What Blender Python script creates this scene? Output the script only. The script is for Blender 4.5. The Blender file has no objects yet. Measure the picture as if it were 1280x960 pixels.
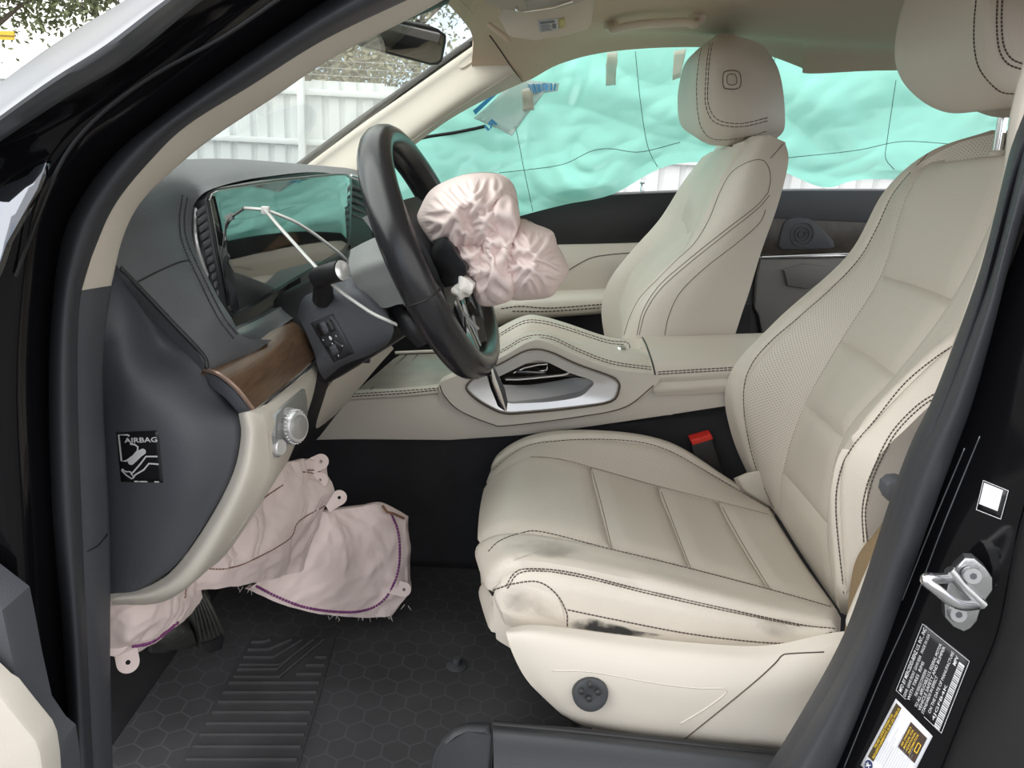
import bpy, bmesh, math, random
from mathutils import Vector, Matrix, noise
from mathutils.bvhtree import BVHTree

# ------------------------------------------------------------------ camera
SC = bpy.context.scene
COL = SC.collection
FPX = 967.0
PITCH = math.radians(17.0)
ROLL = math.radians(3.0)
EYE = Vector((0.0, -0.55, 1.34))
camd = bpy.data.cameras.new('camera')
camd.sensor_width = 36.0
camd.lens = 36.0 * FPX / 1280.0
camd.clip_start = 0.02
cam = bpy.data.objects.new('camera', camd)
COL.objects.link(cam)
cam.matrix_world = Matrix.Translation(EYE) @ (Matrix.Rotation(math.pi / 2 - PITCH, 4, 'X') @ Matrix.Rotation(ROLL, 4, 'Z'))
SC.camera = cam

# ------------------------------------------------------------------ sky and exposure
SC.view_settings.view_transform = 'Standard'
SC.view_settings.look = 'None'
SC.view_settings.gamma = 1.0
SC.view_settings.use_curve_mapping = False
SC.view_settings.exposure = 0.93
wd = bpy.data.worlds.new('cloudy_sky')
SC.world = wd
wd.use_nodes = True
wn, wl = wd.node_tree.nodes, wd.node_tree.links
bgn = wn['Background']
tc = wn.new('ShaderNodeTexCoord')
nz = wn.new('ShaderNodeTexNoise')
nz.inputs['Scale'].default_value = 2.2
nz.inputs['Detail'].default_value = 5
nz.inputs['Roughness'].default_value = .55
wl.new(tc.outputs['Generated'], nz.inputs['Vector'])
rp = wn.new('ShaderNodeValToRGB')
rp.color_ramp.elements[0].position = .36
rp.color_ramp.elements[0].color = (.50, .66, .93, 1)
rp.color_ramp.elements[1].position = .50
rp.color_ramp.elements[1].color = (1.0, .985, .95, 1)
wl.new(nz.outputs['Fac'], rp.inputs['Fac'])
wl.new(rp.outputs['Color'], bgn.inputs['Color'])
bgn.inputs['Strength'].default_value = 1.0

# hazy sun behind thin cloud, high over the bonnet: very wide and soft
sund = bpy.data.lights.new('sun', 'SUN'); sund.energy = 1.7; sund.angle = math.radians(75); sund.color = (1.0, .985, .955)
sun = bpy.data.objects.new('sun', sund); COL.objects.link(sun)
sun.rotation_euler = Vector((.80, .32, -.75)).to_track_quat('-Z', 'Y').to_euler()

# ------------------------------------------------------------------ helpers: camera rays -> real points at a chosen distance
_RM = cam.matrix_world.to_3x3()
def ray(px, py):
    return _RM @ Vector(((px - 640) / FPX, (480 - py) / FPX, -1.0))
def W(px, py, Y):
    d = ray(px, py)
    return EYE + d * ((Y - EYE.y) / d.y)
def WX(px, py, X):
    d = ray(px, py)
    return EYE + d * ((X - EYE.x) / d.x)
def WZ(px, py, Z):
    d = ray(px, py)
    return EYE + d * ((Z - EYE.z) / d.z)
def V(p):
    return p.copy() if isinstance(p, Vector) else W(*p)

def root_loc(o):
    while o.parent: o = o.parent
    return o.location

def link(name, verts, faces, mat=None, parent=None, smooth=True, uvs=None):
    me = bpy.data.meshes.new(name)
    off = root_loc(parent) if parent else Vector((0, 0, 0))
    me.from_pydata([tuple(Vector(v) - off) for v in verts], [], faces)
    if uvs:
        lay = me.uv_layers.new(name='UVMap')
        for lp in me.loops: lay.data[lp.index].uv = uvs[lp.vertex_index]
    bm = bmesh.new(); bm.from_mesh(me)
    bmesh.ops.recalc_face_normals(bm, faces=bm.faces)
    bm.to_mesh(me); bm.free()
    me.polygons.foreach_set('use_smooth', [smooth] * len(me.polygons))
    if mat: me.materials.append(mat)
    o = bpy.data.objects.new(name, me)
    COL.objects.link(o)
    if parent: o.parent = parent
    return o

def link_bm(name, bm, mat=None, parent=None, smooth=True):
    bmesh.ops.recalc_face_normals(bm, faces=bm.faces)
    vs = [v.co.copy() for v in bm.verts]
    bm.verts.index_update()
    fs = [[v.index for v in f.verts] for f in bm.faces]
    bm.free()
    o = link(name, vs, fs, mat, parent, smooth)
    return o

def auto(o, deg=35):
    me = o.data
    bm = bmesh.new(); bm.from_mesh(me)
    for e in bm.edges:
        e.smooth = not (len(e.link_faces) == 2 and e.calc_face_angle(0) > math.radians(deg))
    bm.to_mesh(me); bm.free()
    return o

def thing(name, label, cat, loc, group=None):
    o = bpy.data.objects.new(name, None)
    o.empty_display_size = .05
    COL.objects.link(o)
    o.location = V(loc)
    o['label'] = label; o['category'] = cat
    if group: o['group'] = group
    return o
def tag(o, label, cat, group=None):
    o['label'] = label; o['category'] = cat
    if group: o['group'] = group
    return o
def struct(o, label=None, cat=None):
    o['kind'] = 'structure'
    if label: o['label'] = label
    if cat: o['category'] = cat
    return o
def sroot(name, label, cat, loc):
    return struct(thing(name, label, cat, loc))

# ------------------------------------------------------------------ curve and surface helpers
def cr1(p, i, t):
    n = len(p)
    p1, p2 = p[i], p[i + 1]
    p0 = p[i - 1] if i > 0 else p1 * 2 - p2
    p3 = p[i + 2] if i + 2 < n else p2 * 2 - p1
    return ((p1 * 2) + (p2 - p0) * t + (p0 * 2 - p1 * 5 + p2 * 4 - p3) * t * t + (p1 * 3 - p0 - p2 * 3 + p3) * t ** 3) * .5
def cr(p, n, closed=False):
    if closed:
        q = [p[-1]] + list(p) + [p[0], p[1]]
        out = []
        for i in range(1, len(q) - 2):
            for k in range(n):
                out.append(cr1(q, i, k / n))
        return out
    out = []
    for i in range(len(p) - 1):
        for k in range(n): out.append(cr1(p, i, k / n))
    out.append(p[-1].copy())
    return out
def grid(rows, nu, nv):
    R = [cr([V(p) for p in r], nu) for r in rows]
    cols = [cr([R[j][i] for j in range(len(R))], nv) for i in range(len(R[0]))]
    return [[cols[i][j] for i in range(len(cols))] for j in range(len(cols[0]))]
def gnormals(G):
    H, L = len(G), len(G[0]); N = []
    for j in range(H):
        r = []
        for i in range(L):
            a = G[j][min(i + 1, L - 1)] - G[j][max(i - 1, 0)]
            b = G[min(j + 1, H - 1)][i] - G[max(j - 1, 0)][i]
            n = a.cross(b)
            if n.length < 1e-12: n = Vector((0, -1, 0))
            n.normalize()
            if n.dot(EYE - G[j][i]) < 0: n = -n
            r.append(n)
        N.append(r)
    # keep the sheet's normals consistent with its centre
    c = N[H // 2][L // 2]
    return N
def guv(G):
    H, L = len(G), len(G[0])
    jm, im = H // 2, L // 2
    U = [0]
    for i in range(1, L): U.append(U[-1] + (G[jm][i] - G[jm][i - 1]).length)
    Vv = [0]
    for j in range(1, H): Vv.append(Vv[-1] + (G[j][im] - G[j - 1][im]).length)
    return [(U[i], Vv[j]) for j in range(H) for i in range(L)]
def sheet(name, G, mat, parent=None, thick=None, smooth=True):
    """grid -> mesh; thick: a world vector (or list of per-vertex vectors) that gives it a closed back"""
    H, L = len(G), len(G[0])
    vs = [p for r in G for p in r]
    uv = guv(G)
    fs = [(j * L + i, j * L + i + 1, (j + 1) * L + i + 1, (j + 1) * L + i) for j in range(H - 1) for i in range(L - 1)]
    if thick is not None:
        n = H * L
        if isinstance(thick, list): vs = vs + [a + b for a, b in zip(vs, thick)]
        else: vs = vs + [a + thick for a in vs]
        uv = uv + uv
        fs += [tuple(n + k for k in reversed(f)) for f in fs]
        rim = [(0, i) for i in range(L)] + [(j, L - 1) for j in range(1, H)] + [(H - 1, i) for i in range(L - 2, -1, -1)] + [(j, 0) for j in range(H - 2, 0, -1)]
        ids = [a * L + b for a, b in rim]
        for k in range(len(ids)):
            a, b = ids[k], ids[(k + 1) % len(ids)]
            fs.append((b, a, n + a, n + b))
    o = link(name, vs, fs, mat, parent, smooth, uv)
    return o
def patch(name, rows, mat, parent=None, nu=6, nv=6, thick=None, puff=0.0, edge=.12, fn=None):
    G = grid(rows, nu, nv)
    H, L = len(G), len(G[0])
    if puff or fn:
        N = gnormals(G)
        for j in range(H):
            for i in range(L):
                u, v = i / (L - 1), j / (H - 1)
                d = 0
                if puff:
                    e = min(min(u, 1 - u) / edge, min(v, 1 - v) / edge, 1)
                    d += puff * (1 - (1 - e) ** 2) ** .5 if e < 1 else puff
                    if e <= 0: d = -puff * .6
                if fn: d += fn(G[j][i], u, v)
                G[j][i] = G[j][i] + N[j][i] * d
    o = sheet(name, G, mat, parent, thick)
    return auto(o, 50) if thick is not None else o
def plate(name, pts, mat, parent=None, thick=(0, .01, 0), bevel=0, seg=2, n=0, holes=None):
    """outline polygon (px,py,Y) -> slab"""
    P = [V(p) for p in pts]
    if n: P = cr(P, n, True)
    t = Vector(thick)
    bm = bmesh.new()
    f = bm.faces.new([bm.verts.new(p) for p in P])
    b = [bm.verts.new(p + t) for p in P]
    bm.faces.new(list(reversed(b)))
    fv = list(f.verts)
    for i in range(len(P)):
        k = (i + 1) % len(P)
        bm.faces.new((fv[k], fv[i], b[i], b[k]))
    bmesh.ops.recalc_face_normals(bm, faces=bm.faces)
    if bevel:
        es = [e for e in bm.edges if all(v in fv for v in e.verts)]
        bmesh.ops.bevel(bm, geom=es, offset=bevel, segments=seg, profile=.5, affect='EDGES', clamp_overlap=True)
    bmesh.ops.triangulate(bm, faces=[f for f in bm.faces if len(f.verts) > 4])
    return auto(link_bm(name, bm, mat, parent), 40)
def tube_geo(P, r, seg=8, closed=False, flat=1.0, up=None, caps=True):
    n = len(P); vs = []; fs = []
    rr = r if isinstance(r, (list, tuple)) else [r] * n
    pn = None
    for i in range(n):
        if closed: t = P[(i + 1) % n] - P[i - 1]
        else: t = P[min(i + 1, n - 1)] - P[max(i - 1, 0)]
        t.normalize()
        if pn is None:
            a = Vector(up) if up else (Vector((0, 0, 1)) if abs(t.z) < .9 else Vector((0, 1, 0)))
        else: a = pn
        nrm = a - t * a.dot(t)
        if nrm.length < 1e-6: nrm = t.orthogonal()
        nrm.normalize(); pn = nrm
        bi = t.cross(nrm)
        for k in range(seg):
            an = 2 * math.pi * k / seg
            vs.append(P[i] + nrm * (math.cos(an) * rr[i]) + bi * (math.sin(an) * rr[i] * flat))
    m = n if closed else n - 1
    for i in range(m):
        for k in range(seg):
            a = i * seg + k; b = i * seg + (k + 1) % seg
            c = ((i + 1) % n) * seg + (k + 1) % seg; d = ((i + 1) % n) * seg + k
            fs.append((a, b, c, d))
    if not closed and caps:
        fs.append(tuple(range(seg - 1, -1, -1)))
        fs.append(tuple((n - 1) * seg + k for k in range(seg)))
    return vs, fs
def tube(name, P, r, mat, parent=None, seg=8, closed=False, flat=1.0, up=None, n=0):
    P = [V(p) for p in P]
    if n:
        if isinstance(r, (list, tuple)):
            rv = cr([Vector((x, 0, 0)) for x in r], n, closed); r = [x.x for x in rv]
        P = cr(P, n, closed)
    vs, fs = tube_geo(P, r, seg, closed, flat, up)
    return auto(link(name, vs, fs, mat, parent), 50)
def box(name, c, size, mat, parent=None, rot=None, bevel=0, seg=2):
    bm = bmesh.new()
    bmesh.ops.create_cube(bm, size=1)
    bmesh.ops.scale(bm, verts=bm.verts, vec=size)
    if bevel: bmesh.ops.bevel(bm, geom=bm.edges[:], offset=bevel, segments=seg, profile=.5, affect='EDGES', clamp_overlap=True)
    M = Matrix.Translation(V(c)) @ (rot.to_4x4() if rot else Matrix())
    bmesh.ops.transform(bm, matrix=M, verts=bm.verts)
    return auto(link_bm(name, bm, mat, parent), 40)
def lathe(name, c, axis, prof, mat, parent=None, seg=24, sx=1.0, xdir=None):
    """prof: list of (radius, height along axis)"""
    c = V(c); a = Vector(axis).normalized()
    x = Vector(xdir) if xdir else a.orthogonal()
    x = (x - a * x.dot(a)).normalized(); y = a.cross(x)
    vs = []; fs = []
    for r, h in prof:
        for k in range(seg):
            an = 2 * math.pi * k / seg
            vs.append(c + a * h + x * (math.cos(an) * r * sx) + y * (math.sin(an) * r))
    for i in range(len(prof) - 1):
        for k in range(seg):
            k2 = (k + 1) % seg
            fs.append((i * seg + k, i * seg + k2, (i + 1) * seg + k2, (i + 1) * seg + k))
    fs.append(tuple(range(seg - 1, -1, -1)))
    fs.append(tuple((len(prof) - 1) * seg + k for k in range(seg)))
    return auto(link(name, vs, fs, mat, parent), 40)
def join_geo(parts):
    vs = []; fs = []
    for v, f in parts:
        o = len(vs); vs += v; fs += [tuple(o + k for k in q) for q in f]
    return vs, fs

# ---- things that lie on a surface that is already built (stitching, print, labels)
def bvh(objs):
    vs = []; fs = []
    for o in objs:
        off = root_loc(o); b = len(vs)
        vs += [v.co + off for v in o.data.vertices]
        fs += [tuple(b + k for k in p.vertices) for p in o.data.polygons]
    return BVHTree.FromPolygons([tuple(v) for v in vs], fs)
def onto(tree, px, py):
    d = ray(px, py).normalized()
    h = tree.ray_cast(EYE, d, 20)
    if h[0] is None: return None, None
    n = h[1]
    if n.dot(d) > 0: n = -n
    return h[0], n
def px_line(pts, step=5, smooth=True):
    P = [Vector((p[0], p[1], 0)) for p in pts]
    if smooth and len(P) > 2: P = cr(P, 12)
    L = [0]
    for i in range(1, len(P)): L.append(L[-1] + (P[i] - P[i - 1]).length)
    tot = L[-1]; n = max(2, int(tot / step)); out = []; j = 0
    for k in range(n + 1):
        s = tot * k / n
        while j < len(L) - 2 and L[j + 1] < s: j += 1
        t = (s - L[j]) / max(1e-9, L[j + 1] - L[j])
        out.append(P[j].lerp(P[j + 1], t))
    return out
def seam_geo(tree, pts, r, step=5, lift=.3, dash=False, seg=5):
    segs = [[]]
    for p in px_line(pts, step):
        h, n = onto(tree, p.x, p.y)
        if h is None:
            if segs[-1]: segs.append([])
            continue
        q = h + n * r * lift
        if segs[-1] and (q - segs[-1][-1]).length > .05: segs.append([])
        segs[-1].append(q)
    out = []
    for s in segs:
        if dash:
            for i in range(len(s) - 1):
                a, b = s[i], s[i + 1]
                out.append(tube_geo([a.lerp(b, .12), a.lerp(b, .88)], r, seg))
        elif len(s) > 1: out.append(tube_geo(s, r, seg))
    return out
def seams(name, objs, lines, r, mat, parent, step=5, lift=.3, dash=False):
    t = bvh(objs); g = []
    for l in lines: g += seam_geo(t, l, r, step, lift, dash)
    if not g: print('NO SEAM', name); return None
    vs, fs = join_geo(g)
    o = link(name, vs, fs, mat, parent)
    if len(g) > 1: o['kind'] = 'stuff'
    return o
def bil(c, u, v):
    a = Vector((c[0][0], c[0][1], 0)).lerp(Vector((c[1][0], c[1][1], 0)), u)
    b = Vector((c[3][0], c[3][1], 0)).lerp(Vector((c[2][0], c[2][1], 0)), u)
    return a.lerp(b, v)
def decal(name, objs, corners, mat, parent=None, off=.0006, n=8, thick=.0004, rnd=0):
    """corners: TL TR BR BL pixels -> thin label hugging the surface"""
    t = bvh(objs); G = []
    for j in range(n + 1):
        r = []
        for i in range(n + 1):
            p = bil(corners, i / n, j / n); h, nn = onto(t, p.x, p.y)
            if h is None: h, nn = r[-1] if r else G[-1][i], Vector((0, -1, 0))
            r.append(h + nn * off)
        G.append(r)
    nn = gnormals(G)
    return sheet(name, G, mat, parent, [-(x) * thick for q in nn for x in q])
def flatprint(name, objs, corners, shapes, mat, parent=None, off=.0012):
    """shapes: (verts2d, faces) in a unit square with y downwards, laid flat on the surface"""
    t = bvh(objs); vs = []; fs = []
    for v2, f2 in shapes:
        b = len(vs); ok = True; tmp = []
        for u, v in v2:
            p = bil(corners, u, v); h, nn = onto(t, p.x, p.y)
            if h is None: ok = False; break
            tmp.append(h + nn * off)
        if not ok: continue
        vs += tmp; fs += [tuple(b + k for k in f) for f in f2]
    if not vs: print('NO PRINT', name); return None
    return link(name, vs, fs, mat, parent, smooth=False)
def onplate(name, pts, objs, mat, parent, off=.002, thick=.004, bevel=.001, n=0):
    """a slab whose outline follows a surface that is already built"""
    t = bvh(objs); P = []; nn = Vector()
    for a, b in pts:
        h, q = onto(t, a, b)
        if h is None: continue
        P.append(h); nn += q
    nn.normalize()
    return plate(name, [p + nn * off for p in P], mat, parent, -nn * thick, bevel, 2, n)
def stroke(pts, w, asp=1.0, smooth=False):
    P = [Vector((p[0] * asp, p[1], 0)) for p in pts]
    if smooth: P = cr(P, 6)
    v = []; f = []
    for i, p in enumerate(P):
        t = (P[min(i + 1, len(P) - 1)] - P[max(i - 1, 0)]).normalized()
        n = Vector((-t.y, t.x, 0)) * w * .5
        v += [((p + n).x / asp, (p + n).y), ((p - n).x / asp, (p - n).y)]
    for i in range(len(P) - 1): f.append((2 * i, 2 * i + 1, 2 * i + 3, 2 * i + 2))
    return v, f
def rect(x0, y0, x1, y1):
    return [(x0, y0), (x1, y0), (x1, y1), (x0, y1)], [(0, 1, 2, 3)]
def text2(s, x0, y0, x1, y1, sx=None, bold=0):
    """text fitted into a box of the unit square"""
    cu = bpy.data.curves.new('txt', 'FONT'); cu.body = s; cu.offset = bold; cu.resolution_u = 2
    ob = bpy.data.objects.new('txt', cu); COL.objects.link(ob)
    dg = bpy.context.evaluated_depsgraph_get()
    me = bpy.data.meshes.new_from_object(ob.evaluated_get(dg))
    v = [(q.co.x, q.co.y) for q in me.vertices]; f = [tuple(p.vertices) for p in me.polygons]
    bpy.data.objects.remove(ob); bpy.data.curves.remove(cu); bpy.data.meshes.remove(me)
    if not v: return [], []
    a0 = min(p[0] for p in v); a1 = max(p[0] for p in v); b0 = min(p[1] for p in v); b1 = max(p[1] for p in v)
    return [(x0 + (p[0] - a0) / (a1 - a0) * (x1 - x0), y1 - (p[1] - b0) / (b1 - b0) * (y1 - y0)) for p in v], f

# ------------------------------------------------------------------ materials
def M(name, col, rough=.5, metal=0, bump=0, bscale=400, var=0, vscale=8, coat=0, spec=.5, detail=3):
    m = bpy.data.materials.new(name); m.use_nodes = True
    nt = m.node_tree; b = nt.nodes['Principled BSDF']
    b.inputs['Base Color'].default_value = (*col, 1)
    b.inputs['Roughness'].default_value = rough
    b.inputs['Metallic'].default_value = metal
    b.inputs['Specular IOR Level'].default_value = spec
    if coat:
        b.inputs['Coat Weight'].default_value = coat
        b.inputs['Coat Roughness'].default_value = .05
    t = nt.nodes.new('ShaderNodeTexCoord')
    if bump:
        n = nt.nodes.new('ShaderNodeTexNoise'); n.inputs['Scale'].default_value = bscale; n.inputs['Detail'].default_value = detail
        nt.links.new(t.outputs['Object'], n.inputs['Vector'])
        bp = nt.nodes.new('ShaderNodeBump'); bp.inputs['Strength'].default_value = bump; bp.inputs['Distance'].default_value = .002
        nt.links.new(n.outputs['Fac'], bp.inputs['Height'])
        nt.links.new(bp.outputs['Normal'], b.inputs['Normal'])
    if var:
        n = nt.nodes.new('ShaderNodeTexNoise'); n.inputs['Scale'].default_value = vscale; n.inputs['Detail'].default_value = 4
        nt.links.new(t.outputs['Object'], n.inputs['Vector'])
        r = nt.nodes.new('ShaderNodeValToRGB')
        r.color_ramp.elements[0].position = .3; r.color_ramp.elements[1].position = .7
        r.color_ramp.elements[0].color = (*[c * (1 - var) for c in col], 1)
        r.color_ramp.elements[1].color = (*[min(1, c * (1 + var)) for c in col], 1)
        nt.links.new(n.outputs['Fac'], r.inputs['Fac']); nt.links.new(r.outputs['Color'], b.inputs['Base Color'])
    return m
def mathn(nt, op, a, b=None):
    n = nt.nodes.new('ShaderNodeMath'); n.operation = op
    for k, x in ((0, a), (1, b)):
        if x is None: continue
        if hasattr(x, 'links'): nt.links.new(x, n.inputs[k])
        else: n.inputs[k].default_value = x
    return n.outputs[0]
def perforated(name, col, pitch=.0052, dark=.42, size=.04):
    m = M(name, col, .5, bump=.15, bscale=700)
    nt = m.node_tree; b = nt.nodes['Principled BSDF']
    uv = nt.nodes.new('ShaderNodeUVMap')
    s = nt.nodes.new('ShaderNodeSeparateXYZ'); nt.links.new(uv.outputs['UV'], s.inputs[0])
    x = mathn(nt, 'MULTIPLY', s.outputs['X'], 1 / pitch); y = mathn(nt, 'MULTIPLY', s.outputs['Y'], 1 / pitch)
    p = mathn(nt, 'ADD', x, y); q = mathn(nt, 'SUBTRACT', x, y)
    p = mathn(nt, 'SUBTRACT', mathn(nt, 'FRACT', p), .5); q = mathn(nt, 'SUBTRACT', mathn(nt, 'FRACT', q), .5)
    d = mathn(nt, 'ADD', mathn(nt, 'MULTIPLY', p, p), mathn(nt, 'MULTIPLY', q, q))
    mk = mathn(nt, 'LESS_THAN', d, size)
    mx = nt.nodes.new('ShaderNodeMix'); mx.data_type = 'RGBA'
    nt.links.new(mk, mx.inputs['Factor'])
    mx.inputs['A'].default_value = (*col, 1); mx.inputs['B'].default_value = (*[c * dark for c in col], 1)
    nt.links.new(mx.outputs['Result'], b.inputs['Base Color'])
    return m
BEIGE = (.60, .548, .48)
LEATHER = M('cream_leather', BEIGE, .48, bump=.22, bscale=600, var=.03, vscale=5)
PERF = perforated('perforated_cream_leather', (.592, .54, .472))
PERF2 = perforated('lightly_perforated_cream_leather', (.592, .54, .472), .0045, .72, .03)
WORN = M('worn_cream_leather', BEIGE, .42, bump=.25, bscale=500, var=.05, vscale=9)
CREAMPL = M('cream_plastic', (.60, .555, .49), .5, bump=.15, bscale=900)
CREAMTRIM = M('cream_pillar_trim', (.63, .57, .49), .7, bump=.2, bscale=800)
HEADL = M('headliner_fabric', (.64, .50, .385), .95, bump=.3, bscale=900)
SILLM = M('black_sill_plastic', (.03, .032, .036), .5, bump=.2, bscale=900)
DARK = M('charcoal_soft_plastic', (.07, .074, .086), .55, bump=.25, bscale=900)
DARKL = M('charcoal_leather', (.095, .10, .11), .45, bump=.3, bscale=700)
BLACKPL = M('black_plastic', (.015, .015, .017), .45, bump=.1, bscale=700)
RUBBER = M('black_rubber_seal', (.035, .037, .043), .5, bump=.15, bscale=400)
PAINT = M('black_car_paint', (.004, .004, .005), .1, spec=.26)
GLOSS = M('gloss_black', (.008, .008, .009), .08, coat=1)
SATIN = M('satin_silver', (.66, .66, .67), .32, .6)
SCOOP = M('silver_paint', (.74, .745, .75), .34, .35)
CHROME = M('chrome', (.85, .86, .87), .1, 1)
STEEL = M('zinc_steel', (.55, .56, .57), .35, 1, bump=.2, bscale=120)
CARPET = M('black_carpet', (.025, .025, .029), .95, bump=1, bscale=1500, var=.25, vscale=14)
MATM = M('rubber_floor_mat', (.05, .05, .054), .75, bump=.5, bscale=900, var=.3, vscale=7)
STITCH = M('dark_brown_thread', (.085, .065, .05), .8)
SEAMM = M('greige_seam', (.26, .225, .18), .8)
STITCHP = M('purple_thread', (.22, .05, .2), .8)
STITCHB = M('brown_thread', (.2, .1, .06), .8)
WHITEP = M('white_print', (.68, .68, .70), .5)
BLACKP = M('black_label', (.01, .01, .012), .35)
YELLOWP = M('yellow_print', (.75, .5, .04), .5)
BLUEP = M('blue_print', (.03, .25, .5), .5)
NAVYP = M('navy_print', (.02, .03, .1), .5)
WHITELAB = M('white_label', (.66, .67, .71), .35)
NYLON = M('white_nylon', (.8, .8, .78), .4)
RED = M('red_button', (.6, .03, .02), .4)
BELT = M('tan_webbing', (.2, .14, .075), .8, bump=.6, bscale=1200)
AIRBAG = M('pink_airbag_nylon', (.80, .665, .64), .6, bump=.2, bscale=1800, var=.05, vscale=10)
AIRWHITE = M('white_airbag_lining', (.8, .76, .72), .6, bump=.2, bscale=1500)
SKYGREY = M('sky_grey_metal', (.20, .21, .225), .3, .75)  # grey metal colour stands in for sky reflection on the black body strip
DUST = M('dusty_black_rubber', (.02, .02, .018), .7, bump=.6, bscale=200, var=.6, vscale=30)
FENCEM = M('white_painted_steel', (.74, .76, .755), .5, var=.08, vscale=1.5)
ASPH = M('asphalt', (.16, .16, .155), .95, bump=.5, bscale=60, var=.2, vscale=2)
BARK = M('grey_bark', (.16, .13, .1), .95, bump=.6, bscale=20)
LEAF = [M('leaf_olive', (.21, .24, .12), .7), M('leaf_hazed_green', (.30, .32, .22), .7), M('leaf_brown_green', (.28, .26, .17), .7)]  # leaves lightened and greyed to put windscreen haze into their colour
def wood():
    m = M('open_pore_brown_wood', (.12, .07, .04), .34)
    nt = m.node_tree; b = nt.nodes['Principled BSDF']; t = nt.nodes.new('ShaderNodeTexCoord')
    mp = nt.nodes.new('ShaderNodeMapping'); mp.inputs['Scale'].default_value = (520, 22, 520)
    nt.links.new(t.outputs['Object'], mp.inputs['Vector'])
    n = nt.nodes.new('ShaderNodeTexNoise'); n.inputs['Scale'].default_value = 1; n.inputs['Detail'].default_value = 4
    nt.links.new(mp.outputs[0], n.inputs['Vector'])
    r = nt.nodes.new('ShaderNodeValToRGB')
    r.color_ramp.elements[0].position = .35; r.color_ramp.elements[0].color = (.085, .047, .026, 1)
    r.color_ramp.elements[1].position = .7; r.color_ramp.elements[1].color = (.15, .088, .05, 1)
    nt.links.new(n.outputs['Fac'], r.inputs['Fac']); nt.links.new(r.outputs['Color'], b.inputs['Base Color'])
    bp = nt.nodes.new('ShaderNodeBump'); bp.inputs['Strength'].default_value = .25; bp.inputs['Distance'].default_value = .001
    nt.links.new(n.outputs['Fac'], bp.inputs['Height']); nt.links.new(bp.outputs['Normal'], b.inputs['Normal'])
    return m
WOOD = wood()
DARKWOOD = M('dark_grey_wood', (.05, .042, .034), .3, bump=.2, bscale=200, var=.3, vscale=40)
def film():
    m = bpy.data.materials.new('green_plastic_film'); m.use_nodes = True
    nt = m.node_tree; nt.nodes.remove(nt.nodes['Principled BSDF']); out = nt.nodes['Material Output']
    d = nt.nodes.new('ShaderNodeBsdfDiffuse'); d.inputs['Color'].default_value = (.28, .74, .62, 1)
    t = nt.nodes.new('ShaderNodeBsdfTranslucent'); t.inputs['Color'].default_value = (.44, .93, .80, 1)
    g = nt.nodes.new('ShaderNodeBsdfGlossy'); g.inputs['Roughness'].default_value = .3; g.inputs['Color'].default_value = (.8, .9, .9, 1)
    a = nt.nodes.new('ShaderNodeMixShader'); a.inputs[0].default_value = .72
    b = nt.nodes.new('ShaderNodeMixShader'); b.inputs[0].default_value = .06
    nt.links.new(d.outputs[0], a.inputs[1]); nt.links.new(t.outputs[0], a.inputs[2])
    nt.links.new(a.outputs[0], b.inputs[1]); nt.links.new(g.outputs[0], b.inputs[2]); nt.links.new(b.outputs[0], out.inputs['Surface'])
    return m
FILM = film()
FILMFOLD = M('doubled_green_film', (.16, .5, .42), .5)
def clearfilm(name, col, w):
    m = bpy.data.materials.new(name); m.use_nodes = True
    nt = m.node_tree; p = nt.nodes['Principled BSDF']; out = nt.nodes['Material Output']
    p.inputs['Base Color'].default_value = (*col, 1); p.inputs['Roughness'].default_value = .35
    t = nt.nodes.new('ShaderNodeBsdfTransparent'); x = nt.nodes.new('ShaderNodeMixShader'); x.inputs[0].default_value = w
    nt.links.new(t.outputs[0], x.inputs[1]); nt.links.new(p.outputs[0], x.inputs[2]); nt.links.new(x.outputs[0], out.inputs['Surface'])
    return m
CLEARBAG = clearfilm('clear_plastic_bag', (.62, .68, .66), .55)
TAPE = clearfilm('beige_tape', (.62, .58, .48), .6)
def glass(name, tint):
    m = bpy.data.materials.new(name); m.use_nodes = True
    nt = m.node_tree; nt.nodes.remove(nt.nodes['Principled BSDF']); out = nt.nodes['Material Output']
    t = nt.nodes.new('ShaderNodeBsdfTransparent'); t.inputs['Color'].default_value = (*tint, 1)
    g = nt.nodes.new('ShaderNodeBsdfGlossy'); g.inputs['Roughness'].default_value = .02
    f = nt.nodes.new('ShaderNodeLayerWeight'); f.inputs['Blend'].default_value = .5
    p5 = mathn(nt, 'ADD', mathn(nt, 'MULTIPLY', mathn(nt, 'POWER', f.outputs['Facing'], 5.0), .25), .02)
    x = nt.nodes.new('ShaderNodeMixShader')
    nt.links.new(p5, x.inputs[0]); nt.links.new(t.outputs[0], x.inputs[1]); nt.links.new(g.outputs[0], x.inputs[2])
    nt.links.new(x.outputs[0], out.inputs['Surface'])
    return m
GLASS = glass('windscreen_glass', (.955, .985, .97))
SCREEN = M('black_glass_screen', (.006, .008, .009), .04, coat=1, spec=1.0)
MIRROR = M('mirror_glass', (.75, .74, .68), .03, 1)

FLOORZ = .62
#@@STRUCT
# ================================================================== the setting
rnd = random.Random(7)
g = link('ground', [(-60, -30, 0), (60, -30, 0), (60, 70, 0), (-60, 70, 0)], [(0, 1, 2, 3)], ASPH)
struct(g)

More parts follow.
